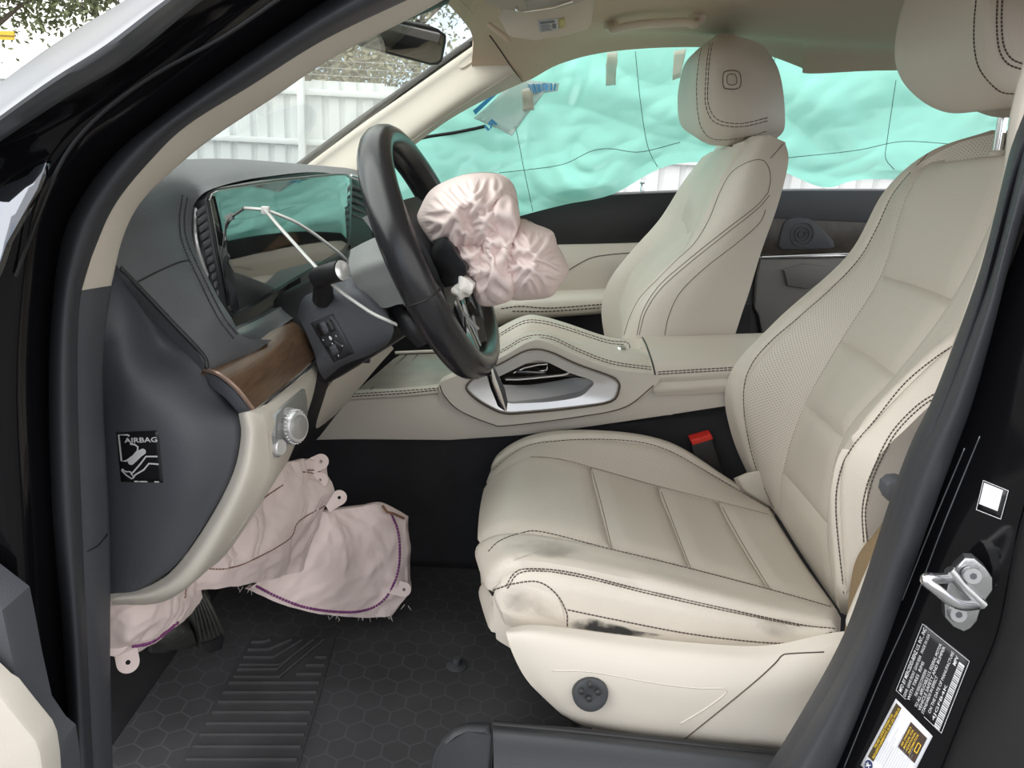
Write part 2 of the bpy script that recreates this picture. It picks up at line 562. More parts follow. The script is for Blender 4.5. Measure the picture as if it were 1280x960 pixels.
# ---- car floor, tunnel, firewall
fl = sroot('floor', 'black carpeted car floor', 'floor', Vector((0, .7, FLOORZ)))
for a in ('label', 'category'): del fl[a]
carp = [[Vector((x, y, FLOORZ - .004)) for x in (-.75, -.5, 0, .6, 1.9)] for y in (.06, .3, .5, .69)]
patch('carpet', carp, CARPET, fl, 4, 4, Vector((0, 0, -.03)), fn=lambda p, u, v: .002 * noise.noise(p * 40))
TL_ = [(-.75, .85), (-.3, .853), (-.15, .86), (.0, .875), (.15, .895), (.3, .92), (.6, .95), (1.2, .95)]
patch('tunnel_carpet', [[Vector((x, .684, FLOORZ - .02 + (h - FLOORZ + .02) * k / 3)) for x, h in TL_] for k in range(4)], CARPET, fl, 4, 4, Vector((0, .02, 0)), fn=lambda p, u, v: .0015 * noise.noise(p * 40))
patch('passenger_carpet', [[Vector((x, y, FLOORZ)) for x in (-.75, 0, .6, 1.9)] for y in (.78, 1.1, 1.5)], CARPET, fl, 3, 3, Vector((0, 0, -.03)))
patch('firewall_carpet', [[Vector((-.56 - .04 * k, y, FLOORZ - .03 + k * .16)) for y in (.06, .5, 1.0, 1.5)] for k in range(5)], CARPET, fl, 4, 4, Vector((-.03, 0, 0)), fn=lambda p, u, v: .003 * noise.noise(p * 25))
box('sill', Vector((.5, .03, FLOORZ - .06)), (2.8, .1, .14), PAINT, fl, bevel=.02)
box('underbody', Vector((.5, .8, FLOORZ - .16)), (2.6, 1.5, .08), BLACKPL, fl, bevel=.02)

# ---- roof lining
Z = Vector
roof = [[(600, 118, 1.385), (655, 103, 1.37), (700, 80, 1.36), (760, 65, 1.355), (850, 59, 1.355), (935, 63, 1.36), (1000, 84, 1.37), (1012, 92, 1.37), (1120, 88, 1.37), (1330, 92, 1.37)],
        [(590, 85, 1.34), (640, 82, 1.32), (690, 62, 1.30), (755, 47, 1.30), (850, 42, 1.30), (935, 45, 1.30), (1000, 55, 1.30), (1015, 60, 1.30), (1120, 62, 1.30), (1330, 66, 1.30)]]
roofx = [-.12, -.05, .03, .14, .3, .42, .55, .6, .85, 1.4]
for y, z, sx in ((1.2, 1.585, 0), (1.05, 1.605, -.02), (.75, 1.62, -.06), (.4, 1.61, -.04), (.15, 1.56, 0), (.05, 1.50, .03)):
    roof.append([Vector((x + sx * (1 if i < 3 else 0), y, z - (.03 if i == 0 else 0))) for i, x in enumerate(roofx)])
ceil = sroot('ceiling', '', '', Vector((.4, .7, 1.55)))
for a in ('label', 'category'): del ceil[a]
patch('roof_skin', [[V(p) + Vector((0, -.0, .035)) for p in r] for r in roof], PAINT, ceil, 6, 6, Vector((0, 0, .01)))
tube('roof_rail', [W(440, -150, .0), Vector((0, -.005, 1.52)), Vector((.35, 0, 1.545)), Vector((.8, .02, 1.545)), Vector((1.4, .05, 1.52))], .04, PAINT, ceil, 12, n=4)
rl = patch('headliner', roof, HEADL, ceil, 6, 6, Vector((0, 0, .03)))

# ---- windscreen and passenger pillar
wroot = sroot('window_1', '', '', W(380, 205, 1.2))
for a in ('label', 'category'): del wroot[a]
ws = [[(170, 232, .02), (235, 203, .45), (320, 208, .9), (385, 212, 1.385)], [(330, 90, .06), (400, 110, .5), (440, 130, .9), (490, 130, 1.385)], [(545, -20, .12), (560, -25, .55), (590, -5, .95), (622, 38, 1.365)]]
patch('glass', ws, GLASS, wroot, 6, 6, Vector((-.004, 0, .003)))
edge = [(369, 211, 1.345), (409, 181, 1.345), (451, 150, 1.345), (501, 115, 1.34), (556, 76, 1.335), (601, 44, 1.33), (611, 33, 1.32), (607, 20, 1.27), (597, 4, 1.18), (570, -30, 1.05)]
tube('black_border', edge, .0085, BLACKPL, wroot, 8, n=5)
tube('top_dot_band', [(508, 18, .55), (535, 8, .62), (560, -2, .7)], .007, BLACKPL, wroot, 6, flat=.3)
t3 = sroot('trim_3', '', '', W(520, 150, 1.33))
for a in ('label', 'category'): del t3[a]
ap = [[(372, 212, 1.375), (412, 182, 1.375), (455, 152, 1.375), (505, 116, 1.37), (560, 77, 1.365), (613, 40, 1.355)],
      [(390, 222, 1.345), (432, 190, 1.345), (476, 158, 1.345), (526, 124, 1.34), (576, 92, 1.335), (625, 62, 1.33)],
      [(420, 236, 1.325), (462, 202, 1.325), (504, 172, 1.325), (548, 141, 1.32), (592, 113, 1.32), (640, 86, 1.32)],
      [(430, 250, 1.345), (474, 214, 1.345), (516, 183, 1.345), (558, 152, 1.345), (600, 128, 1.35), (654, 103, 1.35)]]
app = patch('pillar_cover', ap, CREAMTRIM, t3, 6, 6, Vector((-.01, .03, 0)))
onplate('oval_cap', [(574, 83), (578, 77), (592, 66), (598, 64), (601, 68), (598, 74), (584, 84), (577, 87)], [app], CREAMTRIM, t3, .006, .01, .0015, 3)
seams('joint_line', [app, rl], [[(612, 44), (625, 62), (641, 86), (652, 101)]], .0016, STITCH, t3)
seams('crease_line', [app], [[(470, 212), (520, 172), (580, 130), (640, 92)]], .001, CREAMPL, t3, lift=.8)

# ---- driver's side: body, seal, pillar trims
wallL = sroot('wall_left', '', '', W(80, 600, -.03))
for a in ('label', 'category'): del wallL[a]
body = [[(-60, 1000, -.06), (20, 1000, -.06), (60, 1000, -.045), (92, 1000, -.005)], [(-60, 760, -.06), (5, 760, -.06), (45, 760, -.045), (76, 760, -.005)],
        [(-60, 500, -.07), (-10, 500, -.06), (30, 500, -.045), (62, 500, -.005)], [(-60, 330, -.08), (-5, 330, -.06), (38, 335, -.045), (70, 340, -.005)],
        [(-60, 225, -.08), (5, 235, -.06), (52, 250, -.045), (96, 258, -.005)], [(-20, 186, -.08), (42, 175, -.06), (88, 190, -.045), (136, 202, -.005)],
        [(75, 122, -.08), (110, 130, -.06), (150, 142, -.045), (190, 155, -.005)], [(156, 72, -.08), (195, 70, -.06), (240, 75, -.045), (284, 87, -.005)],
        [(247, 0, -.08), (300, 0, -.06), (350, 0, -.045), (402, 6, -.005)], [(330, -60, -.08), (390, -55, -.06), (445, -50, -.045), (500, -50, -.005)]]
patch('pillar_body', body, PAINT, wallL, 5, 5, Vector((-.01, .05, 0)))
strip = [[(-60, 150, -.03), (-60, 165, -.07), (-60, 190, -.095), (-60, 228, -.08)], [(0, 104, -.03), (0, 120, -.07), (0, 145, -.095), (-18, 188, -.08)], [(50, 67, -.03), (56, 80, -.07), (66, 98, -.095), (77, 124, -.08)],
         [(100, 34, -.03), (112, 44, -.07), (132, 56, -.095), (158, 74, -.08)], [(156, 0, -.03), (175, 0, -.07), (206, 0, -.095), (249, 2, -.08)], [(235, -55, -.03), (255, -55, -.07), (290, -58, -.095), (332, -58, -.08)]]
patch('roof_strip', strip, SKYGREY, wallL, 5, 5, Vector((-.01, .04, 0)))
tube('rail_line', [(20, 345, -.056), (70, 215, -.056), (118, 150, -.056), (190, 95, -.056), (280, 45, -.056), (360, -10, -.052)], .0012, BLACKPL, wallL, 6, n=4)
plate('sky_reflection_plate', [(-40, 250, -.075), (0, 231, -.068), (30, 212, -.064), (56, 199, -.06), (58, 204, -.061), (47, 236, -.068), (25, 275, -.078), (8, 305, -.085), (-2, 335, -.09), (-40, 420, -.1)], M('sky_reflection_metal', (.15, .16, .18), .04, 1), wallL, (0, .006, 0), bevel=.001)  # added plate, outlined and tilted to make a sky reflection on the body
seal_st = [((92, 1000), (121, 1000)), ((88, 960), (117, 960)), ((78, 800), (109, 800)), ((62, 640), (102, 640)), ((59, 480), (97, 480)), ((64, 380), (101, 370)), ((75, 300), (123, 300)), ((94, 256), (147, 251)), ((134, 200), (188, 201)), ((188, 153), (234, 157)), ((281, 84), (314, 107)), ((400, 3), (405, 50)), ((500, -60), (520, -5))]
rows = []
for (a, b), (c, d) in seal_st:
    rows.append([(a, b, .0), (a + (c - a) * .12, b + (d - b) * .12, -.012), (a + (c - a) * .4, b + (d - b) * .4, -.024), (a + (c - a) * .72, b + (d - b) * .72, -.02), (c, d, 0)])
t2 = struct(patch('trim_2', rows, RUBBER, None, 4, 6, Vector((-.02, .02, 0))))
t1 = [[(102, 363, .0), (120, 360, .02), (139, 357, .05)], [(122, 300, .0), (138, 298, .02), (154, 296, .05)], [(147, 250, .0), (163, 249, .02), (179, 249, .05)], [(187, 200, .0), (208, 200, .02), (231, 200, .05)],
      [(234, 156, .0), (252, 162, .02), (272, 168, .05)], [(312, 107, .0), (327, 115, .02), (342, 122, .05)], [(400, 51, .0), (410, 60, .02), (420, 70, .05)], [(515, -4, .02), (530, -1, .04), (546, 5, .07)], [(600, -60, .02), (620, -60, .04), (640, -60, .07)]]
struct(patch('trim_1', t1, CREAMTRIM, None, 5, 6, Vector((-.03, .03, .01))))
kick = [[(100, 362, .0), (120, 360, .02), (140, 355, .06)], [(97, 430, .0), (113, 430, .02), (130, 430, .06)], [(95, 500, .0), (112, 500, .02), (129, 500, .06)], [(99, 640, .0), (117, 640, .02), (136, 640, .06)], [(104, 720, .0), (120, 720, .02), (138, 720, .06)], [(110, 840, .0), (124, 840, .02), (138, 840, .06)], [(118, 1000, .0), (130, 1000, .02), (142, 1000, .06)]]
t5 = struct(patch('trim_5', kick, DARK, None, 5, 6, Vector((-.04, .03, 0))))
seams('joint_line', [t5], [[(109, 689), (122, 682), (137, 664)]], .0008, BLACKPL, t5)
# open driver door, only its corner is in view
d3 = sroot('door_3', 'corner of the open driver door, cream lining in dark frame', 'door', W(20, 960, -.13))
plate('door_edge', [(-80, 700, -.1), (3, 763, -.1), (12, 805, -.1), (21, 850, -.1), (34, 905, -.1), (52, 931, -.1), (66, 943, -.1), (71, 975, -.1), (74, 1010, -.1), (-80, 1010, -.1)], DARK, d3, (0, .03, 0), bevel=.004)
plate('door_lining', [(-80, 800, -.125), (-10, 866, -.125), (0, 872, -.125), (20, 897, -.125), (44, 926, -.125), (50, 940, -.125), (54, 965, -.125), (57, 1010, -.125), (-80, 1010, -.125)], CREAMPL, d3, (0, .02, 0), bevel=.004)

# ---- B-pillar on the right
wallR = sroot('wall_right', '', '', W(1180, 700, .02))
for a in ('label', 'category'): del wallR[a]
bs = [((1310, 100), (1330, 150)), ((1280, 178), (1290, 235)), ((1252, 290), (1262, 330)), ((1230, 365), (1242, 410)), ((1179, 500), (1216, 503)), ((1149, 562), (1193, 566)), ((1122, 633), (1166, 640)), ((1080, 760), (1123, 762)), ((1050, 832), (1093, 845)), ((1000, 920), (1050, 950)), ((950, 1000), (1020, 1010))]
rows = []
for (a, b), (c, d) in bs:
    rows.append([(a, b, .015), (a + (c - a) * .15, b + (d - b) * .15, .0), (a + (c - a) * .45, b + (d - b) * .45, -.014), (a + (c - a) * .8, b + (d - b) * .8, -.008), (c, d, .015)])
patch('door_seal', rows, RUBBER, wallR, 4, 6, Vector((.004, .02, 0)))
cs = [((1262, 145), (1284, 172)), ((1246, 259), (1262, 255)), ((1193, 423), (1208, 428)), ((1171, 500), (1183, 500)), ((1143, 565), (1154, 563)), ((1114, 640), (1126, 634)), ((1090, 695), (1106, 695)), ((1063, 758), (1084, 760)), ((1057, 778), (1074, 782)), ((1062, 790), (1066, 795))]
rows = [[(a, b, .045), ((a + c) / 2, (b + d) / 2, .03), (c + 4, d, .028)] for (a, b), (c, d) in [((1300, 0), (1320, 30)), ((1284, 60), (1304, 90))] + cs]
struct(patch('trim_6', rows, CREAMPL, None, 4, 5, Vector((.04, .03, 0))))
pil = [[(1300, 235, .02), (1330, 240, .0), (1400, 240, -.03), (1500, 240, -.03)], [(1240, 405, .02), (1275, 410, .0), (1350, 420, -.03), (1480, 430, -.03)], [(1195, 560, .02), (1235, 565, .0), (1300, 570, -.03), (1440, 590, -.03)],
       [(1165, 640, .02), (1200, 650, .0), (1270, 668, -.03), (1420, 690, -.03)], [(1122, 760, .02), (1160, 772, .0), (1248, 790, -.03), (1400, 800, -.03)], [(1090, 845, .02), (1128, 860, .0), (1210, 880, -.03), (1380, 890, -.03)], [(1040, 965, .02), (1075, 975, .0), (1165, 1000, -.03), (1360, 1010, -.03)]]
pb = patch('pillar_body', [[r[0], r[1], r[2]] for r in pil], PAINT, wallR, 6, 6, Vector((.02, .05, 0)))
outer = [[(1400, 240, -.03), (1410, 240, -.034), (1450, 240, -.02), (1600, 240, .02)], [(1350, 420, -.03), (1358, 420, -.034), (1400, 425, -.02), (1560, 430, .02)], [(1302, 570, -.03), (1309, 572, -.034), (1350, 580, -.02), (1520, 590, .02)],
         [(1272, 668, -.03), (1279, 670, -.034), (1320, 680, -.02), (1500, 690, .02)], [(1248, 790, -.03), (1255, 792, -.034), (1300, 800, -.02), (1480, 810, .02)], [(1210, 880, -.03), (1217, 882, -.034), (1262, 890, -.02), (1450, 900, .02)], [(1163, 1000, -.03), (1170, 1002, -.034), (1215, 1008, -.02), (1420, 1020, .02)]]
outer = [[(p[0] - 2 if k < 3 else p[0] - 100, p[1], p[2]) for k, p in enumerate(r)] for r in outer[1:]]
tube('pillar_top', [W(1345, 180, .03), Vector((.45, .01, 1.55))], .035, PAINT, wallR, 10)
patch('rear_door_edge', outer, PAINT, wallR, 6, 6, Vector((.02, .06, 0)))
seams('flange_line', [pb], [[(1225, 545), (1180, 655), (1140, 760), (1100, 850), (1055, 960)], [(1206, 560), (1163, 662), (1128, 750)]], .0006, SKYGREY, wallR, lift=.5)

# ---- passenger doors
d1 = sroot('door_1', 'passenger front door with black upper trim and cream armrest', 'door', W(700, 330, 1.46))
def dl(p, y): return [(a, b, y) for a, b in p]
plate('upper_trim', dl([(500, 262), (640, 252), (750, 243), (850, 239), (935, 238), (935, 300), (790, 306), (675, 308), (500, 320)], 1.47), BLACKPL, d1, (0, .06, 0), bevel=.008)
plate('wood_strip', dl([(640, 268), (665, 277), (692, 305), (672, 308), (630, 300)], 1.455), WOOD, d1, (0, .012, 0), bevel=.004)
up = patch('lining', [[(480, 318, 1.46), (600, 312, 1.46), (676, 307, 1.46), (760, 305, 1.46), (860, 302, 1.46)], [(480, 350, 1.45), (600, 340, 1.45), (676, 335, 1.448), (760, 330, 1.448), (860, 328, 1.448)], [(480, 380, 1.46), (600, 376, 1.46), (676, 372, 1.46), (760, 370, 1.46), (860, 368, 1.46)]], LEATHER, d1, 6, 6, Vector((0, .05, 0)))
arm = patch('armrest', [[(560, 384, 1.45), (620, 372, 1.45), (690, 364, 1.45), (770, 360, 1.45)], [(560, 392, 1.40), (620, 378, 1.39), (690, 372, 1.39), (770, 368, 1.39)], [(570, 404, 1.385), (625, 388, 1.375), (690, 382, 1.375), (770, 377, 1.375)], [(590, 412, 1.39), (640, 397, 1.38), (700, 393, 1.38), (770, 388, 1.38)], [(600, 414, 1.42), (650, 400, 1.42), (700, 396, 1.42), (770, 391, 1.42)]], LEATHER, d1, 6, 5, Vector((0, .06, -.004)))
seams('stitching', [arm], [[(626, 386), (650, 383), (690, 385), (770, 379)], [(640, 389), (690, 389), (770, 383)]], .0016, STITCH, arm, dash=True, step=5)
seams('crease_line', [up], [[(700, 345), (720, 332), (740, 322), (765, 318), (790, 316)]], .0012, STITCH, d1)
plate('door_pocket', dl([(520, 410), (640, 398), (770, 388), (940, 380), (940, 560), (380, 560), (380, 412)], 1.47), CARPET, d1, (0, .05, 0), bevel=.006)
lathe('lock_pin', W(802, 236, 1.5), (0, 0, 1), [(.006, -.01), (.006, .006), (.005, .012), (.007, .014), (.007, .018), (.004, .02)], CHROME, d1, 10)
d2 = sroot('door_2', 'passenger rear door with loudspeaker grille and grey lining', 'door', W(1000, 300, 1.5))
plate('upper_trim', dl([(938, 238), (1000, 237), (1100, 237), (1250, 240), (1250, 285), (1060, 278), (938, 272)], 1.50), DARK, d2, (0, .05, 0), bevel=.008)
plate('gloss_panel', dl([(930, 262), (1000, 260), (1200, 262), (1200, 330), (1040, 318), (952, 321), (930, 322)], 1.505), DARKWOOD, d2, (0, .04, 0), bevel=.003)
tube('chrome_line', dl([(952, 321), (1000, 319), (1045, 317), (1200, 316)], 1.50), .003, CHROME, d2, 6)
sp = plate('speaker_grille', dl([(974, 308), (975, 298), (980, 280), (986, 274), (1000, 272), (1014, 274), (1024, 281), (1042, 302), (1044, 309), (1038, 311), (1000, 312), (978, 312)], 1.497), DARK, d2, (0, .012, 0), bevel=.003)
for q, rr in enumerate((.030, .019, .009)):
    P = [W(1003, 293, 1.494) + Vector((math.cos(a) * rr, 0, math.sin(a) * rr)) for a in [2 * math.pi * k / 24 for k in range(24)]]
    tube('speaker_ring', P, .0016, DARK, sp, 5, closed=True)
plate('lining', dl([(951, 324), (1200, 320), (1200, 480), (965, 480), (948, 394), (943, 385), (946, 350)], 1.50), M('grey_door_lining', (.19, .185, .18), .6, bump=.2), d2, (0, .04, 0), bevel=.006)
plate('pull_handle', dl([(980, 338), (1005, 330), (1040, 334), (1045, 345), (1010, 362), (985, 358)], 1.485), M('grey_handle', (.15, .145, .14), .6), d2, (0, .03, 0), bevel=.006)
plate('door_frame', dl([(880, 230), (934, 230), (952, 330), (945, 390), (958, 420), (958, 520), (860, 520)], 1.515), BLACKPL, d2, (0, .03, 0), bevel=.004)
# rear wall of the cabin, out of view behind the driver's seat
struct(patch('wall_back', [[Vector((1.8 + .15 * k / 3, y, FLOORZ + k * .24)) for y in (.1, .5, 1.0, 1.45)] for k in range(3)], DARK, None, 3, 3, Vector((.05, 0, 0))))

# ---- yard behind the car: fence, trees, sign
fz = 1.89
pt, pw = 8.0, .76
fence = thing('fence', 'white corrugated steel fence behind the windscreen', 'fence', Vector((-3, pt, 0)))
prof = [(0, 0), (.10, 0), (.12, .03), (.16, .03), (.18, 0), (.28, 0), (.30, .03), (.34, .03), (.36, 0), (.46, 0), (.48, .03), (.52, .03), (.54, 0), (.64, 0), (.66, .03), (.70, .03), (.72, 0), (.76, 0)]
vs = []; fs = []
for u, d in prof: vs += [Vector((u, d, .05)), Vector((u, d, fz))]
n = len(prof)
vs += [v + Vector((0, .004, 0)) for v in vs]
for i in range(n - 1):
    fs.append((2 * i, 2 * i + 1, 2 * i + 3, 2 * i + 2)); fs.append((2 * n + 2 * i, 2 * n + 2 * i + 2, 2 * n + 2 * i + 3, 2 * n + 2 * i + 1))
pm = link('fence_panel', [v + fence.location for v in vs], fs, FENCEM, fence, smooth=False)
pm.location = (-7.6, 0, 0)
for i in range(1, 28):
    c = pm.copy(); c.location = (-7.6 + i * pw, 0, .012 * ((i * 7) % 3 - 1)); COL.objects.link(c)
for z in (1.78, 1.28, .4): box('fence_rail', Vector((0, pt - .03, z)), (22, .04, .06), FENCEM, fence, bevel=.008)
p0 = box('fence_post', Vector((-2.33, pt - .08, 1.02)), (.07, .07, 2.04), FENCEM, fence, bevel=.008)
for x in (-7.3, -4.8, .2, 2.7, 5.2, 7.7):
    c = p0.copy(); c.location = (x + 2.33, 0, 0); COL.objects.link(c)
for k in range(3): tube('barbed_wire', [Vector((-11, pt - .05, fz + .07 + .07 * k)), Vector((0, pt - .05, fz + .06 + .07 * k)), Vector((11, pt - .05, fz + .07 + .07 * k))], .002, STEEL, fence, 4)
sg = thing('sign', 'yellow rectangular sign on a post above the white fence', 'sign', Vector((-6.5, 9.2, 0)))
c0 = W(6, 45, 9.2)
plate('sign_plate', [(-22, 38, 9.2), (17, 39, 9.2), (17, 50, 9.2), (-22, 49, 9.2)], YELLOWP, sg, (0, .02, 0))
box('sign_post', Vector((W(-16, 45, 9.24).x, 9.25, c0.z / 2)), (.05, .05, c0.z), STEEL, sg)
box('sign_line', W(4, 44.5, 9.195), (.3, .004, .012), M('brown_print', (.25, .15, .02), .6), sg)

def tree(label, x, y, h, r, seed, leaf, ncl, nleaf, trunk=.11, low=.35):
    rd = random.Random(seed)
    t = thing('tree', label, 'tree', Vector((x, y, 0)))
    geo = []; tips = []
    P = [Vector((x + .25 * math.sin(k * 1.3 + seed), y, h * k / 6)) for k in range(7)]
    geo.append(tube_geo(cr(P, 3), [trunk * (1 - .8 * k / 18) for k in range(19)], 7))
    for k in range(16):
        f = low + (1 - low) * rd.random(); b = P[0].lerp(P[6], f); b.x = x + .25 * math.sin(6 * f * 1.3 + seed)
        a = rd.random() * 6.283; L = r * (1.15 - f * .6) * (.6 + .5 * rd.random())
        e = b + Vector((math.cos(a) * L, math.sin(a) * L, L * (.35 + .4 * rd.random())))
        m = b.lerp(e, .5) + Vector((0, 0, L * .1))
        geo.append(tube_geo(cr([b, m, e], 3), [trunk * .35 * (1 - .11 * q) for q in range(7)], 5))
        tips += [e, m.lerp(e, .5), m]
        for _ in range(2):
            e2 = e + Vector((rd.uniform(-.5, .5), rd.uniform(-.5, .5), rd.uniform(-.1, .5))) * r * .5
            geo.append(tube_geo([m.lerp(e, .6), e2], [trunk * .12, trunk * .05], 4)); tips.append(e2)
    v, f = join_geo(geo); link('trunk', v, f, BARK, t)
    vs = []; fs = []
    for _ in range(ncl * 2):
        c = rd.choice(tips) + Vector((rd.gauss(0, .18), rd.gauss(0, .18), rd.gauss(0, .15))) * r
        s = r * rd.uniform(.14, .30)
        for _ in range(nleaf):
            p = c + Vector((rd.gauss(0, s), rd.gauss(0, s), rd.gauss(0, s * .6)))
            a = Vector((rd.gauss(0, 1), rd.gauss(0, 1), rd.gauss(0, 1))).normalized(); b = a.orthogonal().normalized()
            w = rd.uniform(.03, .07); k = len(vs)
            vs += [p - a * w, p + b * w * .5, p + a * w, p - b * w * .5]; fs.append((k, k + 1, k + 2, k + 3))
    o = link('foliage', vs, fs, LEAF[leaf], t, smooth=False); o['kind'] = 'stuff'
tree('dense olive tree at the far left above the yellow sign', -8.0, 11.5, 4.4, 1.9, 3, 0, 190, 60, low=.3)
tree('thin bare-branched tree left of the pillar, sparse haze-greyed leaves', -7.4, 13.5, 6.5, 1.8, 5, 1, 40, 40, trunk=.07, low=.45)
tree('leafy haze-greyed green tree behind the left of the windscreen', -5.9, 14, 5.2, 2.0, 8, 1, 70, 55)
tree('brownish tree in the middle of the windscreen beside the mirror', -3.6, 12.2, 4.6, 1.7, 11, 2, 65, 55)
tree('airy tall tree showing above the mirror at the windscreen top', -1.9, 15.5, 6.8, 2.0, 14, 1, 70, 55, trunk=.09)
tree('olive tree right of the mirror near the passenger pillar', .3, 13.0, 6.0, 1.8, 17, 0, 60, 50)
tree('dark olive tree far behind the windscreen, lower than the rest', -4.6, 18.5, 4.2, 2.2, 21, 0, 70, 60)

# ---- passenger side plastic film
fr = [[(440, 175, 1.48), (520, 130, 1.46), (600, 90, 1.45), (680, 60, 1.43), (760, 45, 1.425), (860, 40, 1.425), (950, 45, 1.425), (1050, 60, 1.43), (1150, 65, 1.43), (1320, 70, 1.43)],
      [(455, 225, 1.48), (530, 185, 1.47), (605, 150, 1.46), (680, 128, 1.45), (765, 110, 1.45), (855, 95, 1.45), (950, 100, 1.45), (1050, 115, 1.45), (1150, 120, 1.45), (1320, 125, 1.45)],
      [(480, 265, 1.45), (545, 240, 1.445), (610, 215, 1.44), (690, 195, 1.44), (765, 180, 1.445), (850, 150, 1.46), (950, 160, 1.46), (1050, 175, 1.46), (1150, 180, 1.46), (1320, 185, 1.46)],
      [(500, 310, 1.43), (570, 296, 1.43), (640, 273, 1.43), (705, 256, 1.435), (765, 243, 1.44), (845, 205, 1.45), (960, 210, 1.48), (1030, 234, 1.475), (1095, 224, 1.475), (1320, 235, 1.475)]]
def wrinkle(p, u, v):
    e = min(1, min(v, 1 - v) * 12)
    q = Vector((p.x * 5 + p.z * 3, p.y, p.z * 9 - p.x * 2))
    a = abs(noise.noise(q + Vector((3, 1, 2)) * noise.noise(p * 3)))
    b = abs(noise.noise(Vector((p.x * 14 - p.z * 10, 7, p.z * 16 + p.x * 4))))
    c = abs(noise.noise(Vector((p.x * 3.2 + p.z * 4.5, 9, p.z * 3 - p.x * 1.5))))
    return e * (.022 - .05 * c - .028 * a * (.4 + c) - .010 * b + .012 * noise.noise(Vector((p.x * 3, 4, p.z * 2))))
flm = patch('plastic_film', fr, FILM, None, 26, 34, fn=wrinkle)
tag(flm, 'green translucent crash wrap film taped over the passenger side windows', 'film')
FN = flm
flroot = flm
fl_t = bvh([flm])
pl = [[(642, 147), (649, 180), (655, 212), (666, 264)], [(624, 216), (661, 212), (705, 205), (739, 189), (764, 186), (800, 190), (850, 178)], [(794, 64), (801, 131), (810, 184), (825, 214)], [(969, 68), (961, 131), (958, 180)], [(1120, 100), (1109, 175), (1107, 198), (1118, 212)], [(960, 200), (987, 197), (1070, 188), (1127, 177), (1190, 180)]]
vs, fs = join_geo(sum([seam_geo(fl_t, l, .0008, 6) for l in pl], []))
link('fold_line', vs, fs, M('dark_fold', (.03, .12, .1), .7), flm)['kind'] = 'stuff'
vs, fs = join_geo(sum([seam_geo(fl_t, l, .0042, 5) for l in [[(512, 176), (540, 170), (570, 166), (607, 158)], [(524, 213), (530, 210)]]], []))
link('black_marker_line', vs, fs, BLACKPL, flm)['kind'] = 'stuff'
bag = decal('clear_label_patch', [flm], [(648, 98), (690, 104), (640, 170), (592, 148)], CLEARBAG, flm, .004, 8)
decal('barcode_patch', [flm], [(658, 104), (698, 104), (696, 114), (664, 120)], CLEARBAG, flm, .004, 6)
bars = [rect(x, 0, x + w, 1) for x, w in ((0, .05), (.09, .03), (.15, .06), (.25, .03), (.31, .07), (.42, .03), (.48, .05), (.57, .03), (.63, .08), (.75, .03), (.81, .06), (.92, .05))]
flatprint('barcode', [flm], [(660, 105), (696, 105), (694, 113), (664, 118)], bars, BLUEP, flm, .006)
flatprint('blue_print_line', [flm], [(591, 139), (630, 106), (632, 109), (594, 144)], [rect(0, 0, 1, 1)], BLUEP, flm, .006)
flatprint('blue_letters', [flm], [(616, 149), (605, 159), (611, 165), (622, 155)], [text2('RI', 0, 0, 1, 1, bold=.03)], BLUEP, flm, .006)
tp0 = decal('tape_strip', [flm], [(758, 66), (771, 64), (770, 106), (757, 107)], TAPE, None, .005, 6)
tag(tp0, 'beige tape strip hanging over the film below the grab handle', 'tape')
tp1 = decal('tape_strip', [flm], [(842, 64), (857, 62), (850, 96), (840, 100)], TAPE, None, .005, 6)
tag(tp1, 'tape strip on the film just left of the passenger headrest', 'tape')
tp2 = decal('tape_strip', [flm], [(652, 112), (664, 110), (668, 138), (655, 140)], TAPE, None, .007, 6)
tag(tp2, 'short tape end over the clear label patch on the film', 'tape')

# ================================================================== dashboard
def plane_hit(px, py, P, N):
    d = ray(px, py); return EYE + d * ((P - EYE).dot(N) / d.dot(N))
dash = thing('dashboard', 'charcoal dashboard with wide glass display, wood strip and cream lower panel', 'dashboard', (200, 560, .1))
endp = patch('end_panel', [
    [(139, 335, .085), (143, 334, .085), (147, 335, .086), (151, 337, .087)],
    [(133, 365, .09), (150, 368, .10), (168, 370, .11), (182, 370, .105)],
    [(130, 405, .09), (158, 408, .10), (190, 408, .125), (216, 405, .115)],
    [(129, 450, .088), (160, 448, .085), (205, 442, .125), (255, 446, .125)],
    [(129, 500, .086), (168, 490, .07), (220, 488, .085), (281, 504, .12)],
    [(130, 540, .086), (175, 540, .07), (235, 540, .07), (299, 530, .105)],
    [(132, 600, .086), (180, 600, .072), (238, 600, .07), (290, 590, .095)],
    [(135, 650, .086), (175, 650, .076), (220, 655, .076), (258, 652, .092)],
    [(136, 700, .086), (165, 702, .08), (195, 706, .08), (220, 706, .09)],
    [(137, 742, .088), (155, 741, .085), (172, 738, .085), (187, 731, .088)]], DARK, dash, 8, 6, Vector((0, .03, 0)))
